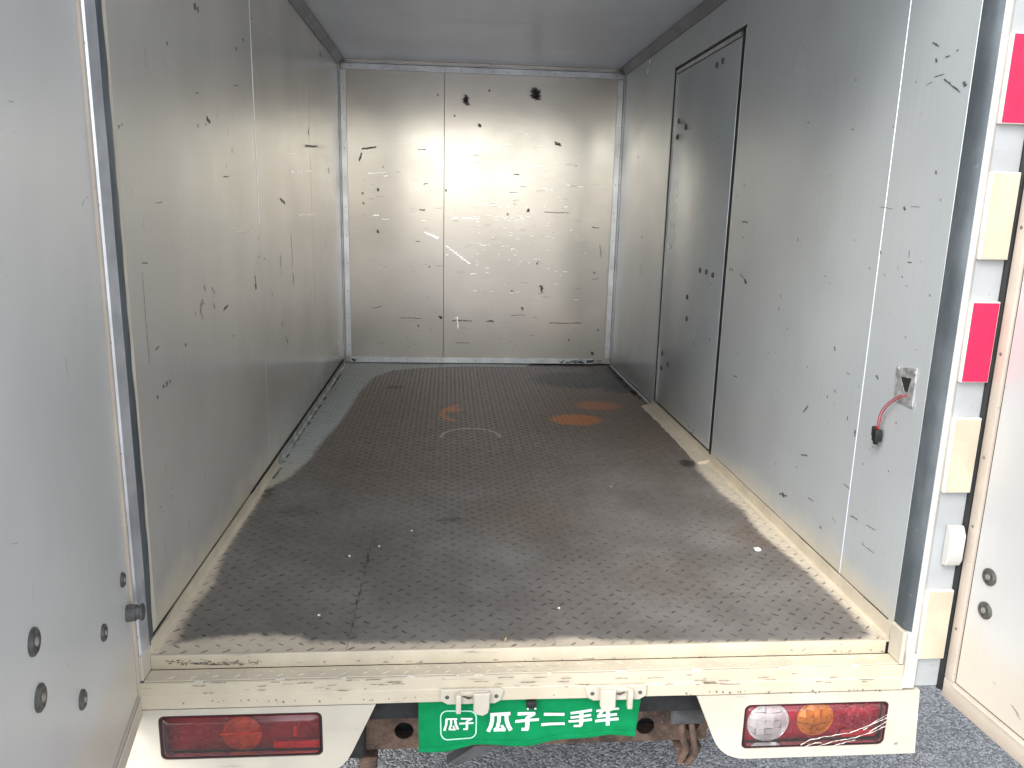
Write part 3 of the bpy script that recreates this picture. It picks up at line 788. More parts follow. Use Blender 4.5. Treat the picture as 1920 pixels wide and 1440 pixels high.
# small plate lamp between them
m = MB().box(.731, .751, RY-.012, RY+.004, -.101, -.0862, .003, 2); pl = m.build('plate_lamp', 'connector', T)
for x in (.7335, .7485): MB().disc((x, RY-.012, -.099), (0, -1, 0), .0024, .0012, 10, .0004).build('screw', 'screw', pl)

# ---- socket with a loose red wire on the right lining ------------------------------------
oc = [un(u, v, 0, W) for u, v in ((1682, 688), (1720, 691), (1711, 766), (1678, 750))]
hole = [un(u, v, 0, W) for u, v in ((1690, 706), (1711, 710), (1703, 737), (1697, 734))]
outer = [(p[1], p[2]) for p in oc]; hl = [(p[1], p[2]) for p in hole]
sock = MB().holed(outer, [hl], 0, W-.0022, W-.0002).build('wire_outlet', 'outlet_metal', T, smooth=False)
MB().prism(hl, 0, W-.0010, W-.0003).build('open_hole', 'gap_dark', sock)
for u, v in ((1684, 690), (1716, 700), (1710, 761)):
    p = un(u, v, 0, W-.0022); MB().disc((W-.0022, p[1], p[2]), (-1, 0, 0), .0042, .002, 10, .001).build('screw', 'screw', sock)
p0 = un(1703, 742, 0, W-.001); p1 = un(1690, 744, 0, W-.008); p2 = un(1668, 758, 0, W-.012); p3 = un(1654, 776, 0, W-.013); p4 = un(1647, 805, 0, W-.014)
def smooth_path(P, n=8):
    P = [Vector(p) for p in P]; P = [P[0]*2-P[1]]+P+[P[-1]*2-P[-2]]; out = []
    for i in range(1, len(P)-2):
        for k in range(n):
            t_ = k/n; a, b, c, d = P[i-1:i+3]
            out.append(.5*((2*b)+(c-a)*t_+(2*a-5*b+4*c-d)*t_*t_+(3*b-a-3*c+d)*t_**3))
    out.append(P[-2]); return out
pth = smooth_path([p0, p1, p2, p3, p4])
wire = MB().tube(pth, .0014, 8).build('wire', 'red_wire', sock)
MB().tube([p+Vector((-.003, .0026, .0015)) for p in pth[6:]], .0011, 8).build('wire', 'red_wire', sock)
c = un(1644, 813, 0, W-.014)
m = MB().box(W-.023, W-.006, c[1]-.010, c[1]+.004, c[2]-.016, c[2]+.010, .002, 2)
m.box(W-.020, W-.008, c[1]+.0045, c[1]+.013, c[2]-.008, c[2]+.014, .002, 2); m.box(W-.018, W-.010, c[1]-.004, c[1]+.006, c[2]-.024, c[2]-.010, .002, 2)
m.build('connector', 'connector', sock)

# ---- chassis ------------------------------------------------------------------------------
cz0, cz1, CY = -.30, -.205, .10
circ = lambda cx, cz, r, n=20: [(cx+r*math.cos(-2*math.pi*i/n), cz+r*math.sin(-2*math.pi*i/n)) for i in range(n)]
cm = MB().holed([(.36, cz0), (1.16, cz0), (1.16, cz1), (.36, cz1)][::1], [circ(.482, -.256, .021), circ(1.018, -.262, .021), circ(1.125, -.262, .017), circ(.375, -.25, .012)], 1, CY, CY+.004).build('crossmember', 'rusty_steel', T, smooth=False)
MB().box(.36, 1.16, CY+.0042, CY+.055, cz1-.004, cz1).build('flange', 'rusty_steel', cm)
MB().box(.36, 1.16, CY+.0042, CY+.055, cz0, cz0+.004).build('flange', 'rusty_steel', cm)
for x in (.345, 1.10):
    r_ = MB().box(x, x+.055, CY+.06, 2.9, -.29, -.17, .003, 1).build('chassis_rail', 'chassis_black', T)
MB().box(0, W, .02, .055, -.17, -.0855, .003, 1).build('cross_bearer', 'chassis_black', T)
for y in (.5, 1.2, 1.9, 2.6): MB().box(0, W, y, y+.05, -.17, -.05, .003, 1).build('cross_bearer', 'chassis_black', T)
m = MB().prism([(.385, -.305), (.425, -.305), (.418, -.40), (.395, -.40)], 1, CY-.02, CY+.03, .002); m.build('shackle', 'rusty_steel', T)
m = MB().prism([(1.085, -.305), (1.145, -.305), (1.135, -.335), (1.095, -.335)], 1, CY-.02, CY+.03, .002); m.build('shackle', 'rusty_steel', T)
m = MB().tube(smooth_path([(1.092, CY-.03, -.21), (1.088, CY-.04, -.25), (1.10, CY-.04, -.29), (1.095, CY-.02, -.34)]), .008, 10); m.build('pipe', 'rusty_steel', T)
m = MB().tube(smooth_path([(1.108, CY-.03, -.21), (1.112, CY-.05, -.26), (1.118, CY-.05, -.30), (1.112, CY-.02, -.345)]), .007, 10); m.build('pipe', 'rusty_steel', T)
MB().box(.352, .40, CY-.03, CY+.02, -.30, -.13, .004, 1).build('bracket', 'chassis_black', T)
MB().box(1.06, 1.135, CY-.05, CY-.035, -.225, -.115, .003, 1).build('bracket', 'bracket_grey', T)
m = MB().prism([(.66, -.30), (.78, -.30), (.735, -.345), (.725, -.37), (.60, -.43), (.575, -.42), (.655, -.37)], 1, CY+.10, CY+.13, .003); m.build('bracket', 'bracket_grey', T)
m = MB().tube(smooth_path([(.44, .3, -.33), (.6, .28, -.38), (.9, .35, -.36), (1.05, .5, -.34)]), .02, 10); m.build('pipe', 'rusty_steel', T)
MB().box(.30, 1.2, .55, 1.6, -.36, -.30, .02, 2).build('underbody_light_block', 'chassis_black', T)  # unseen block added to keep low light off the ground below
MB().box(.40, 1.10, CY+.056, CY+.062, -.31, -.172).build('hole_shade_sheet', 'chassis_black', T)  # dark sheet added so the crossmember holes look shaded inside
m = MB().tube([(.45, .42, -.40), (.46, .42, -.40), (.99, .42, -.40), (1.0, .42, -.40)], [.05, .085, .085, .05], 20); m.build('added_silencer', 'rusty_steel', T)  # unseen drum added to shade the ground under the tail
for xa, xb in ((-.02, .20), (1.30, 1.52)): MB().box(xa, xb, .60, .606, GROUND+.12, -.172).build('added_mud_flap', 'black_rubber', T)  # unseen flaps added to cut the light coming in beneath the body
MB().tube([(.08, .95, GROUND+.28), (1.42, .95, GROUND+.28)], .04, 14).build('added_axle', 'chassis_black', T)  # unseen, added to help block light from the front and sides
for x in (.10, 1.40):
    m = MB(); n = 40; prof = [(-.075, .17), (-.082, .22), (-.075, .265), (-.055, .28), (.055, .28), (.075, .265), (.082, .22), (.075, .17)]
    rg = [[m.bm.verts.new((x+a, .95+r*math.cos(2*math.pi*i/n), GROUND+.28+r*math.sin(2*math.pi*i/n))) for a, r in prof] for i in range(n)]
    for i in range(n):
        A_, B_ = rg[i], rg[(i+1) % n]
        for k in range(len(prof)): m.bm.faces.new((A_[k], B_[k], B_[(k+1) % len(prof)], A_[(k+1) % len(prof)]))
    wh = m.build('wheel', 'tyre', T)
    MB().tube([(x-.05, .95, GROUND+.28), (x+.05, .95, GROUND+.28)], .169, 28).build('rim', 'bracket_grey', wh)
m = MB().box(-.03, W+.03, D+.12, D+1.5, GROUND+.25, H-.15, .12, 4); m.build('cab', 'cream_clean', T)
m = MB()
for x in (.05, 1.45):
    m = MB(); n = 40
    rg = [[m.bm.verts.new((x+a, D+.8+r*math.cos(2*math.pi*i/n), GROUND+.28+r*math.sin(2*math.pi*i/n))) for a, r in prof] for i in range(n)]
    for i in range(n):
        A_, B_ = rg[i], rg[(i+1) % n]
        for k in range(len(prof)): m.bm.faces.new((A_[k], B_[k], B_[(k+1) % len(prof)], A_[(k+1) % len(prof)]))
    wh = m.build('wheel', 'tyre', T)
    MB().tube([(x-.05, D+.8, GROUND+.28), (x+.05, D+.8, GROUND+.28)], .169, 28).build('rim', 'bracket_grey', wh)

# ---- scuffs and scratches ---------------------------------------------------------------------
class Marks:
    def __init__(s, to3, nrm): s.to3 = to3; s.n = np.array(nrm, float); s.V = []; s.F = []; s.A = []; s.k = 0; s.g = 1.0
    def stroke(s, pts, w, jit=.35):
        """pts: world points; w: half width in metres"""
        P = [np.array(p, float) for p in pts]
        if len(P) == 1: P = [P[0]-np.array([0, 0, w]), P[0]+np.array([0, 0, w])]
        L = sum(np.linalg.norm(b-a) for a, b in zip(P, P[1:])); n = int(min(14, max(4, L/.006)))
        # resample
        cum = [0]
        for a, b in zip(P, P[1:]): cum.append(cum[-1]+np.linalg.norm(b-a))
        Q = []
        for i in range(n+1):
            d = cum[-1]*i/n; j = max(q for q in range(len(P)-1) if cum[q] <= d+1e-9); f = (d-cum[j])/max(1e-9, cum[j+1]-cum[j]); Q.append(P[j]+(P[j+1]-P[j])*f)
        o = len(s.V); s.k += 1; h = .0006+.00004*(s.k % 8)
        for i, p in enumerate(Q):
            tg = Q[min(i+1, n)]-Q[max(i-1, 0)]; sd_ = np.cross(s.n, tg); sd_ /= (np.linalg.norm(sd_)+1e-12)
            wl_, wr_ = (w*(1+random.uniform(-jit, jit)) for _ in 'ab'); e = 0. if i in (0, n) else 1.
            c_ = p+s.n*h+sd_*random.uniform(-.25, .25)*w
            s.V += [c_-sd_*wl_, c_, c_+sd_*wr_]; s.A += [0, e*random.uniform(.7, 1.), 0]
        for i in range(n):
            a = o+3*i; s.F += [(a, a+1, a+4, a+3), (a+1, a+2, a+5, a+4)]
    def px(s, u, v, w=3., u2=None, v2=None, mid=None):
        """mark by photo pixel; w = half width in px at that place"""
        p = s.to3(u, v); q = s.to3(u, v+1); sc_ = np.linalg.norm(q-p)
        if u2 is None: s.stroke([s.to3(u-w*.3, v-w*1.4), s.to3(u, v), s.to3(u+w*.25, v+w*1.4)], w*sc_*1.3*s.g)
        else: s.stroke([p, s.to3((u+u2)/2+random.uniform(-1, 1), (v+v2)/2+random.uniform(-1, 1)), s.to3(u2, v2)], w*sc_*1.2*s.g)
    def build(s, mat, parent=None):
        me = bpy.data.meshes.new('scuff_marks'); me.from_pydata([tuple(v) for v in s.V], [], s.F)
        put_attrs(me, {'core': s.A}); o = link('scuff_marks', me, mat, parent or T); o['kind'] = 'stuff'; return o

# right lining
k3 = lambda X, Y: (1160+X/2.526, Y/2.526)
k4 = lambda X, Y: (1160+X/2.526, 480+Y/2.526)
onR = lambda u, v: un(u, v, 0, W)
R_ = Marks(onR, (-1, 0, 0)); RFt = Marks(onR, (-1, 0, 0))
for X, Y, w in ((1125, 380, 2), (1505, 287, 3.6), (1640, 398, 5), (1505, 818, 3.4), (1527, 947, 1.8), (1355, 988, 3.6), (1243, 1195, 2.6), (850, 1135, 2.6), (1300, 600, 1.8), (95, 745, 2.2), (110, 1125, 2.4),
                (980, 1310, 1.8), (1475, 1400, 2.2), (1410, 388, 1.5), (1120, 1138, 1.4), (1260, 1302, 2), (1190, 1272, 1.8), (1345, 1312, 1.8), (1365, 1355, 1.6), (1005, 830, 1.3), (600, 878, 1.6), (565, 930, 1.5), (590, 1125, 2), (540, 1278, 2.4)):
    R_.px(*k3(X, Y), w)
for a, b, c_, d, w in ((1490, 365, 1548, 350, 1.6), (1540, 370, 1622, 440, 2.2), (1455, 405, 1492, 385, 1.2), (1545, 270, 1575, 265, 1.8), (1598, 242, 1615, 235, 1.6), (1485, 200, 1524, 222, 2), (1380, 978, 1432, 982, .8), (1235, 980, 1300, 992, .8),
                       (1378, 1180, 1374, 1230, 1.6), (1365, 1238, 1392, 1246, 1.6), (583, 1050, 616, 1054, 1.8), (594, 1322, 608, 1348, 2.4), (573, 1300, 596, 1322, 1), (100, 1320, 112, 1250, 1.2), (893, 584, 908, 581, 1.4), (596, 862, 592, 885, 1.4), (1095, 612, 1122, 617, .8)):
    p, q = k3(a, b), k3(c_, d); R_.px(*p, w, *q)
for X, Y, w in ((600, 120, 3), (530, 62, 3), (1025, 437, 3.6), (1225, 575, 4), (1025, 640, 2.6), (990, 668, 2.2), (780, 1132, 5), (1122, 832, 3), (1120, 850, 2.4), (895, 525, 1.6), (800, 345, 1.8), (1160, 985, 1.8), (1280, 1020, 1.6), (745, 985, 1.6), (845, 1000, 1.6), (550, 820, 1.6), (710, 460, 1.4), (565, 460, 1.4), (1315, 790, 2), (1360, 385, 1.8), (1205, 905, 1.6), (770, 190, 2)):
    R_.px(*k4(X, Y), w)
for a, b, c_, d, w in ((872, 745, 900, 705, 2.4), (1083, 755, 1084, 783, 2.2), (1122, 815, 1119, 860, 2), (860, 940, 900, 948, 1.8), (760, 1125, 800, 1138, 2.4), (950, 1276, 962, 1294, 2), (1065, 1075, 1098, 1108, 1.2), (895, 1142, 928, 1165, 1.2), (1095, 1228, 1135, 1252, 1.4), (1170, 1270, 1222, 1300, 1.2), (758, 238, 762, 262, 1.8), (543, 564, 562, 575, 1.4), (1075, 550, 1100, 562, .9), (1010, 1235, 1032, 1270, .9), (1150, 1360, 1215, 1410, .9), (595, 108, 606, 132, 1.6)):
    p, q = k4(a, b), k4(c_, d); R_.px(*p, w, *q)
for _ in range(150):
    y = random.uniform(.05, 2.9); z = .15+random.random()**1.3*1.3
    if DY0-.03 < y < DY1+.03: continue
    an = random.uniform(0, 6.28); L = random.uniform(.003, .018); RFt.stroke([(W, y, z), (W, y+L*math.cos(an), z+L*math.sin(an))], random.uniform(.0007, .0016))
R_.build('scuff_dark'); RFt.build('scuff_faint')
SD = Marks(lambda u, v: un(u, v, 0, W+.003), (-1, 0, 0))
for _ in range(30): SD.stroke([(W+.003, (y := random.uniform(DY0+.05, DY1-.05)), (z := random.uniform(.1, 1.3))), (W+.003, y+random.uniform(-.01, .01), z+random.uniform(-.012, .012))], random.uniform(.0008, .002))
for u, v, w in ((1298, 812, 2.5), (1300, 806, 2), (1292, 800, 1.6), (1331, 636, 2), (1347, 256, 1.5)): SD.px(u, v, w)
SD.build('scuff_dark')
# left lining
kl = lambda X, Y: (260+X/2.0575, Y/2.0575)
onL = lambda u, v: un(u, v, 0, 0.0)
L_ = Marks(onL, (1, 0, 0)); L_.g = 1.5; LF = Marks(onL, (1, 0, 0))
for X, Y, w in ((216, 26, 6), (228, 38, 5), (435, 72, 2.5), (108, 168, 3.5), (375, 188, 3.6), (402, 155, 3), (512, 155, 2), (265, 458, 4), (272, 468, 4), (228, 485, 3), (258, 482, 2), (733, 657, 3.6), (463, 990, 2), (484, 998, 1.8), (463, 922, 1.8), (452, 1105, 4.4), (515, 1137, 2), (180, 1330, 3), (365, 1297, 2), (655, 510, 3), (615, 275, 2), (700, 210, 4)):
    L_.px(*kl(X, Y), w)
for a, b, c_, d, w in ((448, 1060, 452, 1110, 2.6), (588, 898, 591, 960, 1.8), (591, 950, 592, 1030, 1.3), (594, 1048, 597, 1098, 2.2), (548, 982, 547, 1030, 2.2), (547, 1030, 550, 1068, .9), (545, 765, 565, 788, 2.4), (325, 1196, 346, 1176, 2.2), (215, 358, 232, 358, 1), (365, 330, 385, 330, 1), (360, 565, 358, 592, 1.4), (337, 627, 337, 648, 1.2), (325, 682, 348, 683, 1), (640, 562, 690, 565, 1.8), (655, 490, 656, 525, 2), (555, 1238, 556, 1265, 2), (8, 1014, 36, 1016, 1.2), (568, 1295, 576, 1325, 1.8), (720, 925, 722, 952, 1.4), (62, 785, 92, 780, .9), (12, 1040, 42, 1420, .9), (60, 1350, 80, 1335, 1.4)):
    p, q = kl(a, b), kl(c_, d); L_.px(*p, w, *q)
for u, v, w in ((312, 720, 4), (306, 724, 3), (318, 716, 2.6), (295, 745, 3), (222, 238, 3), (228, 234, 2.5), (300, 950, 1.6), (320, 930, 1.6)): L_.px(u, v, w)
for X, Y in ((285, 1118), (292, 1128), (240, 1180), (238, 1200), (246, 1165), (290, 1180), (218, 1208), (244, 1222), (255, 1110)): LF.px(*kl(X, Y), random.uniform(3, 6))
for _ in range(130):
    y = .1+random.random()**.7*2.75; z = .08+random.random()**1.6*1.3; L = random.uniform(.006, .05)
    LF.stroke([(0, y, z), (0, y+random.uniform(-.003, .003), z+L)], random.uniform(.0008, .002))
for _ in range(60):
    y = random.uniform(1.9, 2.88); z = .05+random.random()**2*.6
    L_.stroke([(0, y, z), (0, y+random.uniform(-.003, .003), z+random.uniform(.01, .05))], random.uniform(.0008, .0022))
L_.build('scuff_dark'); LF.build('scuff_faint')
LB = Marks(onL, (1, 0, 0))
for a, b, c_, d, w in ((572, 588, 612, 586, 1.6), (582, 662, 605, 664, 2.6), (606, 662, 672, 660, 1.0), (612, 830, 680, 826, 1.6), (370, 895, 440, 892, .8)):
    p, q = kl(a, b), kl(c_, d); LB.px(*p, w, *q)
LB.build('scuff_bright')
# front wall of the box
kb = lambda X, Y: (560+X/2.182, 60+Y/2.182)
onB = lambda u, v: un(u, v, 1, D)
B_ = Marks(onB, (0, -1, 0)); BF = Marks(onB, (0, -1, 0)); BB = Marks(onB, (0, -1, 0))
for X, Y, w in ((685, 270, 5.5), (686, 285, 6), (970, 248, 8), (962, 256, 7), (980, 260, 7), (740, 383, 3.4), (325, 815, 3), (325, 645, 2.6), (345, 552, 1.8), (1055, 456, 3.5), (1068, 460, 3.5), (603, 648, 2.2), (855, 746, 2), (940, 730, 3), (975, 947, 1.8), (993, 1045, 3.6), (994, 1060, 3), (915, 1132, 2.6), (873, 1060, 2), (580, 1168, 3), (490, 1202, 2), (1225, 1220, 2), (1200, 1315, 3), (1105, 1260, 1.8), (265, 700, 2), (262, 660, 2), (780, 240, 2), (570, 258, 2), (638, 343, 1.8), (1135, 548, 1.6), (535, 960, 1.6), (1210, 985, 1.8)):
    B_.px(*kb(X, Y), w)
for a, b, c_, d, w in ((255, 478, 320, 470, 2.6), (258, 492, 246, 530, 2.6), (485, 480, 523, 481, 1.1), (508, 625, 532, 620, 1.3), (490, 725, 520, 728, 2), (476, 855, 498, 856, 1.2), (875, 580, 905, 585, 1.4), (1198, 798, 1232, 800, 1.3), (1000, 737, 1112, 741, .9), (625, 1182, 712, 1182, 1.2), (765, 1183, 802, 1184, 1.4), (410, 1170, 505, 1173, .8), (1020, 1190, 1165, 1190, 1.0), (1232, 870, 1240, 925, .9), (1198, 1012, 1230, 1008, .9), (300, 1130, 345, 1120, .9), (865, 1160, 930, 1158, .7), (640, 1270, 700, 1272, .7), (900, 660, 860, 655, .8)):
    p, q = kb(a, b), kb(c_, d); B_.px(*p, w, *q)
for a, b, c_, d, w in ((630, 622, 664, 625, 1.4), (706, 600, 758, 600, .9), (620, 763, 655, 762, 2.0), (660, 763, 742, 763, 1.3), (280, 578, 365, 574, .9), (345, 588, 366, 588, .9), (300, 752, 332, 751, 1.6), (338, 765, 372, 765, .8), (780, 708, 813, 708, 1.1), (1078, 715, 1102, 715, 1.1), (1095, 628, 1115, 628, .8), (1140, 632, 1168, 634, .8), (512, 816, 570, 846, 3.0), (545, 832, 574, 846, 3.2), (600, 872, 660, 918, 2.6), (655, 915, 704, 950, 2.4), (930, 552, 1000, 549, 1.0), (1000, 580, 1025, 580, .9), (650, 1160, 652, 1216, 1.3), (640, 1163, 655, 1175, 1.2), (830, 460, 870, 458, .8), (860, 662, 905, 662, .8), (740, 870, 770, 872, 1.0), (700, 990, 730, 990, 1.1), (600, 910, 615, 912, 1.6), (500, 772, 525, 773, 1)):
    p, q = kb(a, b), kb(c_, d); BB.px(*p, w, *q)
for _ in range(170):
    X = random.gauss(860, 150); Y = random.gauss(760, 190)
    if not (610 < X < 1180 and 400 < Y < 1120): continue
    L = random.uniform(3, 26); BB.px(*kb(X, Y), random.uniform(.3, .75), *kb(X+L, Y+random.uniform(-2, 2)))
for _ in range(90):
    X = random.uniform(220, 1260); Y = random.uniform(450, 1320)
    L = random.uniform(4, 40); BF.px(*kb(X, Y), random.uniform(.4, .9), *kb(X+L, Y+random.uniform(-3, 3)))
B_.build('scuff_dark'); BF.build('scuff_faint'); BB.build('scuff_bright')
# rear door leaves
def on_door(mt):
    o = np.array(mt.translation); e = np.array(mt.col[0][:3]); nn = np.array(mt.col[1][:3])
    def f(u, v):
        d = FWD+RIGHT*(u-960)/F_PX-UP*(v-720)/F_PX; o2 = o+nn*.003
        return CAM+d*(((o2-CAM)@nn)/(d@nn))
    return f, -nn
f, nn = on_door(LM); DL = Marks(f, nn)
for a, b, c_, d, w in ((12, 188, 26, 192, 1.6), (153, 388, 158, 372, 2), (160, 372, 166, 368, 1.4), (122, 662, 124, 700, 1.8), (126, 690, 127, 712, 1.2), (18, 1020, 34, 1018, .9), (166, 1040, 168, 1085, 1.0), (60, 1090, 62, 1130, .8)):
    DL.px(a, b, w, c_, d)
for u, v in ((128, 1250), (4, 240), (25, 247), (140, 600)): DL.px(u, v, 1.8)
DL.build('scuff_faint', ldoor)
f, nn = on_door(RM); DR = Marks(f, nn)
for a, b, c_, d, w in ((1862, 1278, 1868, 1286, 1.2), (1895, 1318, 1912, 1345, 2.2), (1905, 1335, 1916, 1352, 2.4)): DR.px(a, b, w, c_, d)
DR.build('scuff_faint', rdoor)
FS = Marks(lambda u, v: un(u, v, 2, 0), (0, 0, 1))
for _ in range(26):
    y = .05+random.random()*.42; FS.stroke([(SEAM+random.uniform(-.004, .004), y, .0004), (SEAM+random.uniform(-.006, .006), y+random.uniform(.008, .03), .0004)], random.uniform(.0012, .0035))
for _ in range(60):
    y = random.uniform(.1, 2.6); x = random.uniform(.25, 1.3); an = random.uniform(0, 6.28); L = random.uniform(.004, .02)
    FS.stroke([(x, y, .0008), (x+L*math.cos(an), y+L*math.sin(an), .0008)], random.uniform(.001, .004))
FS.build('scuff_dark')
# scuffed nosing and beam
onN = lambda u, v: un(u, v, 1, -.0036)
N_ = Marks(onN, (0, -1, 0))
for _ in range(120):
    u = random.choice((random.uniform(330, 480), random.uniform(330, 1650))); v = 1247-(u-324)*.0115-random.uniform(0, 5)
    N_.px(u, v, random.uniform(.6, 2.2), u+random.uniform(3, 16), v+random.uniform(-1, 1))
for u in (1480, 1500, 1560, 1590, 1630, 1650): N_.px(u, 1222+random.uniform(-6, 4), random.uniform(1.2, 3), u+random.uniform(4, 12), 1218+random.uniform(-5, 5))
N_.build('scuff_faint')
ND = Marks(onN, (0, -1, 0))
for _ in range(45):
    u = 300+190*random.random()**1.3; v = 1246-random.uniform(0, 9); ND.px(u, v, random.uniform(.6, 1.8), u+random.uniform(2, 10), v+random.uniform(-1, 1))
ND.build('rust_flake')
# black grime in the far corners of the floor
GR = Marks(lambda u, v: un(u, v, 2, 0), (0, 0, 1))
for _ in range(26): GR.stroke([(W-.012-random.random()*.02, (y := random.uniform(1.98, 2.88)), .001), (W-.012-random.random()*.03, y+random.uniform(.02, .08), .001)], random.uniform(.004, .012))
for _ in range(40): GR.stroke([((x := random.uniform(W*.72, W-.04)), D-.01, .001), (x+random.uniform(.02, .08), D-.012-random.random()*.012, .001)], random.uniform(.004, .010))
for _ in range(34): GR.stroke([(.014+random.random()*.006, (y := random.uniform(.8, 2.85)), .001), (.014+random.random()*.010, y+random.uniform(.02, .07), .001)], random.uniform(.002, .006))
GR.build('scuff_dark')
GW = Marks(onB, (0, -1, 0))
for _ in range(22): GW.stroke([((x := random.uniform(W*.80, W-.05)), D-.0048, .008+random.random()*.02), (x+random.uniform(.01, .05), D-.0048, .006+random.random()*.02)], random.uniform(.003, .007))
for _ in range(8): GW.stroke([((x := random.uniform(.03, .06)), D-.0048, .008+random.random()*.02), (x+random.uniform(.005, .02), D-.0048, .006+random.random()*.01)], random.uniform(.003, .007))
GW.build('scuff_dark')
onBm = lambda u, v: un(u, v, 1, RY-.0048)
Bm = Marks(onBm, (0, -1, 0))
for _ in range(70):
    u = random.uniform(300, 1640); v = 1297-(u-324)*.0175+random.uniform(-18, 4); Bm.px(u, v, random.uniform(.5, 1.4), u+random.uniform(4, 40), v-.4)
for _ in range(50):
    u = random.uniform(300, 1660); v = 1318-(u-324)*.0185+random.uniform(-3, 3); Bm.px(u, v, random.uniform(.8, 2))
Bm.build('rust_flake')

# ================================================================== printed green cloth hung under the beam
CYL = RY+.012
ZB = [-.203, -.2005, -.190, -.1985, -.189, -.184, -.191]
def cloth_y(x, z):
    k = (x-.52)/.445
    return CYL - .006*math.sin(k*5.2+.6)*max(0, (-.08-z))/.1 - .0025*math.sin(k*17+z*30) - .003*mnoise.noise((x*14, z*22, 1))*max(.2, (-.08-z)/.1)
m = MB(); nx, nz = 90, 26; g = []
for i in range(nx+1):
    a = i/nx
    xt, xb = .5185+(.967-.5185)*a, .5190+(.960-.5190)*a
    zb = np.interp(a, [0, .12, .25, .52, .75, .88, 1], ZB)
    for j in range(nz+1):
        b = j/nz; x = xt+(xb-xt)*b; z = -.066+(zb+.066)*b
        g.append(m.bm.verts.new((x, cloth_y(x, z), z)))
for i in range(nx):
    for j in range(nz):
        a = i*(nz+1)+j; m.bm.faces.new((g[a], g[a+nz+1], g[a+nz+2], g[a+1]))
cl = m.build('printed_cloth', 'green_cloth')
sol = cl.modifiers.new('thickness', 'SOLIDIFY'); sol.thickness = .0009; sol.offset = 1
tag(cl, 'green cloth banner with white Chinese lettering hanging under the cream beam', 'cloth')
# hem folded at the bottom
m = MB(); g = []
for i in range(nx+1):
    a = i/nx; x = .5190+(.960-.5190)*a
    zb = float(np.interp(a, [0, .12, .25, .52, .75, .88, 1], ZB))
    for dz, dy in ((.011, -.0008), (.0095, -.0026), (.002, -.0028), (-.0006, -.001)): g.append(m.bm.verts.new((x, cloth_y(x, zb+dz)+dy, zb+dz)))
for i in range(nx):
    for j in range(3):
        a = i*4+j; m.bm.faces.new((g[a], g[a+4], g[a+5], g[a+1]))
hem = m.build('hem', 'green_cloth'); hem.parent = cl
def ribbon(name, strokes, mat, conv):
    m = MB()
    for pts, w in strokes:
        P = [np.array(conv(*p)) for p in pts]; w = w*.5/8.727*.00112
        Q = []
        for a, b in zip(P, P[1:]):
            n = max(1, int(np.linalg.norm(b-a)/.003)); Q += [a+(b-a)*i/n for i in range(n)]
        Q.append(P[-1]); prev = None
        for i, p in enumerate(Q):
            t_ = Q[min(i+1, len(Q)-1)]-Q[max(i-1, 0)]; t_ = t_/(np.linalg.norm(t_)+1e-12); s_ = np.array([-t_[1], t_[0]])*w
            cur = []
            for f_ in (-1, 0, 1):
                x, z = p+s_*f_; cur.append(m.bm.verts.new((x, cloth_y(x, z)-.0017-ribbon.k*.00006, z)))
            if prev:
                for c_ in (0, 1): m.bm.faces.new((prev[c_], prev[c_+1], cur[c_+1], cur[c_]))
            prev = cur
        ribbon.k = (ribbon.k+1) % 9
    o = m.build(name, mat); o.parent = cl; return o
ribbon.k = 0
c1 = lambda X, Y: un(800+X/8.727, 1310+Y/8.727, 1, CYL-.003)[[0, 2]]
c2 = lambda X, Y: un(980+X/8.727, 1310+Y/8.727, 1, CYL-.003)[[0, 2]]
ribbon('lettering', [([(1040, 247), (1370, 247)], 55), ([(1075, 240), (1070, 340), (1050, 430), (1003, 522)], 62), ([(1187, 240), (1182, 350), (1155, 460), (1110, 497)], 56),
        ([(1095, 495), (1200, 492), (1285, 497)], 50), ([(1222, 420), (1278, 505)], 44), ([(1303, 240), (1308, 350), (1335, 435), (1378, 505)], 62)], 'print_white', c1)
ribbon('lettering', [([(1490, 257), (1782, 258)], 56), ([(1765, 262), (1640, 332)], 56), ([(1450, 372), (1840, 362)], 50), ([(1650, 320), (1650, 430), (1640, 510)], 68), ([(1665, 508), (1553, 500)], 48)], 'print_white', c1)
ribbon('lettering', [([(350, 272), (685, 262)], 56), ([(310, 453), (695, 434)], 52)], 'print_white', c2)
ribbon('lettering', [([(785, 240), (1140, 206)], 46), ([(785, 316), (1125, 286)], 46), ([(755, 388), (1140, 362)], 48), ([(965, 225), (965, 400), (950, 470)], 62), ([(965, 466), (840, 468)], 44)], 'print_white', c2)
ribbon('lettering', [([(1215, 228), (1585, 192)], 42), ([(1330, 215), (1240, 322)], 50), ([(1228, 320), (1555, 288)], 48), ([(1195, 396), (1580, 360)], 50), ([(1408, 235), (1400, 470)], 62)], 'print_white', c2)
ribbon('lettering', [([(310, 337), (500, 329)], 28), ([(327, 335), (320, 420), (288, 515)], 36), ([(402, 335), (397, 430), (372, 492)], 32), ([(362, 495), (472, 497)], 26), ([(430, 440), (468, 503)], 26), ([(463, 335), (478, 420), (513, 495)], 36)], 'print_white', c1)
ribbon('lettering', [([(560, 322), (748, 316)], 30), ([(735, 318), (660, 362)], 30), ([(535, 402), (767, 383)], 30), ([(660, 350), (656, 490)], 38), ([(668, 487), (598, 487)], 28)], 'print_white', c1)
fr = []
for (cx, cy_, a0) in ((700, 300, -90), (695, 520, 0), (345, 540, 90), (340, 315, 180)):
    for i in range(9):
        a = math.radians(a0+90*i/8); fr.append((cx+112*math.cos(a), cy_+108*math.sin(a)))
fr.append(fr[0]); ribbon('frame_line', [(fr, 20)], 'print_pale_green', c1)

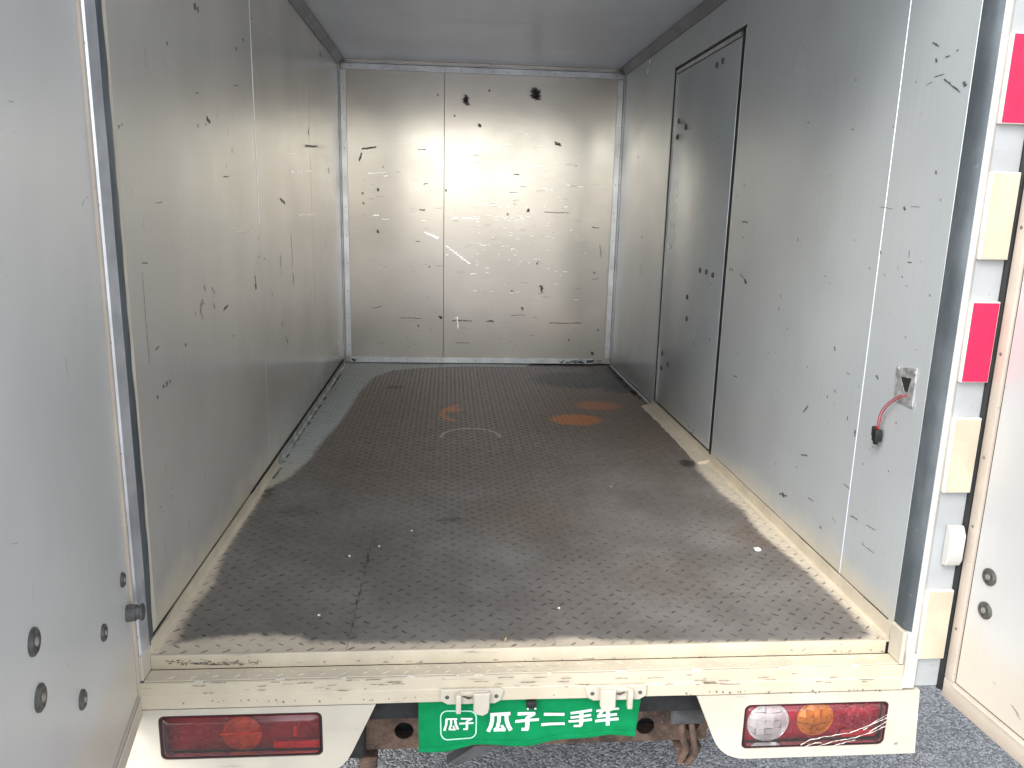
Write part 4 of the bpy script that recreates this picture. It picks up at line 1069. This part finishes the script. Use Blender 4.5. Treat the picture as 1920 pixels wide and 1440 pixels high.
# ================================================================== litter on the floor
def crumb(u, v, r, label, cat, group, mat, seed, flat=.35):
    p = un(u, v, 2, 0.0); m = MB()
    bmesh.ops.create_icosphere(m.bm, subdivisions=2, radius=1)
    rnd = random.Random(seed)
    for w in m.bm.verts:
        q = 1+.55*mnoise.noise((w.co.x*1.6+seed, w.co.y*1.6, w.co.z*1.6)); w.co = Vector((w.co.x*r*q*1.25, w.co.y*r*q, w.co.z*r*flat*q))
    zmin = min(w.co.z for w in m.bm.verts)
    o = m.build(cat.replace(' ', '_') if cat != 'scrap' else 'paper_scrap', mat, None, False)
    o.location = (p[0], p[1], .0012*math.sin(p[0]*9+1.3)*math.sin(p[1]*5)-.0012-zmin)
    return tag(o, label, cat, group)
crumb(1420, 1032, .0085, 'torn white scrap on the tread floor near the right wall', 'scrap', None, 'chip', 3, .45)
for i, (u, v, wh) in enumerate(((1048, 1141, 'nearest the sill, in the middle of the floor'), (655, 1042, 'just left of the floor joint'), (711, 1024, 'just right of the floor joint'), (598, 1153, 'nearest the sill, left of the floor joint'), (772, 995, 'in the middle of the floor, behind the others'), (1145, 913, 'farthest in, towards the side door'))):
    crumb(u, v, .0024, 'tiny white crumb '+wh, 'crumb', 'white crumbs on the floor', 'chip', 20+i, .7)
p = un(948, 1199, 2, 0.003)
o = MB().tube([(p[0]-.002, p[1]-.008, .003), (p[0], p[1], .0045), (p[0]+.003, p[1]+.009, .003)], [.0008, .0022, .0007], 6).build('straw', 'straw')
tag(o, 'short tan bit of straw at the floor edge above the sill', 'straw')

# ================================================================== loose grit on the road
V = []; Fc = []
ico = [(0, 0, 1), (.9, 0, .2), (.28, .85, .2), (-.72, .53, .2), (-.72, -.53, .2), (.28, -.85, .2), (0, 0, -.6)]
icf = [(0, 1, 2), (0, 2, 3), (0, 3, 4), (0, 4, 5), (0, 5, 1), (6, 2, 1), (6, 3, 2), (6, 4, 3), (6, 5, 4), (6, 1, 5)]
for _ in range(9000):
    x = random.uniform(.2, 3.2); y = random.uniform(-.1, 2.2); r = .0016+.0045*random.random()**3
    a = random.uniform(0, 6.28); ca, sa = math.cos(a), math.sin(a); o_ = len(V)
    kx, ky, kz = random.uniform(.7, 1.4), random.uniform(.7, 1.3), random.uniform(.5, 1)
    for q in ico: V.append((x+r*(q[0]*kx*ca-q[1]*ky*sa), y+r*(q[0]*kx*sa+q[1]*ky*ca), GROUND+r*.3+r*q[2]*kz))
    Fc += [tuple(i+o_ for i in f_) for f_ in icf]
me = bpy.data.meshes.new('grit'); me.from_pydata(V, [], Fc)
tag(link('grit', me, 'gravel', None, False), 'loose grey grit scattered over the asphalt under the truck', 'grit', None, 'stuff')
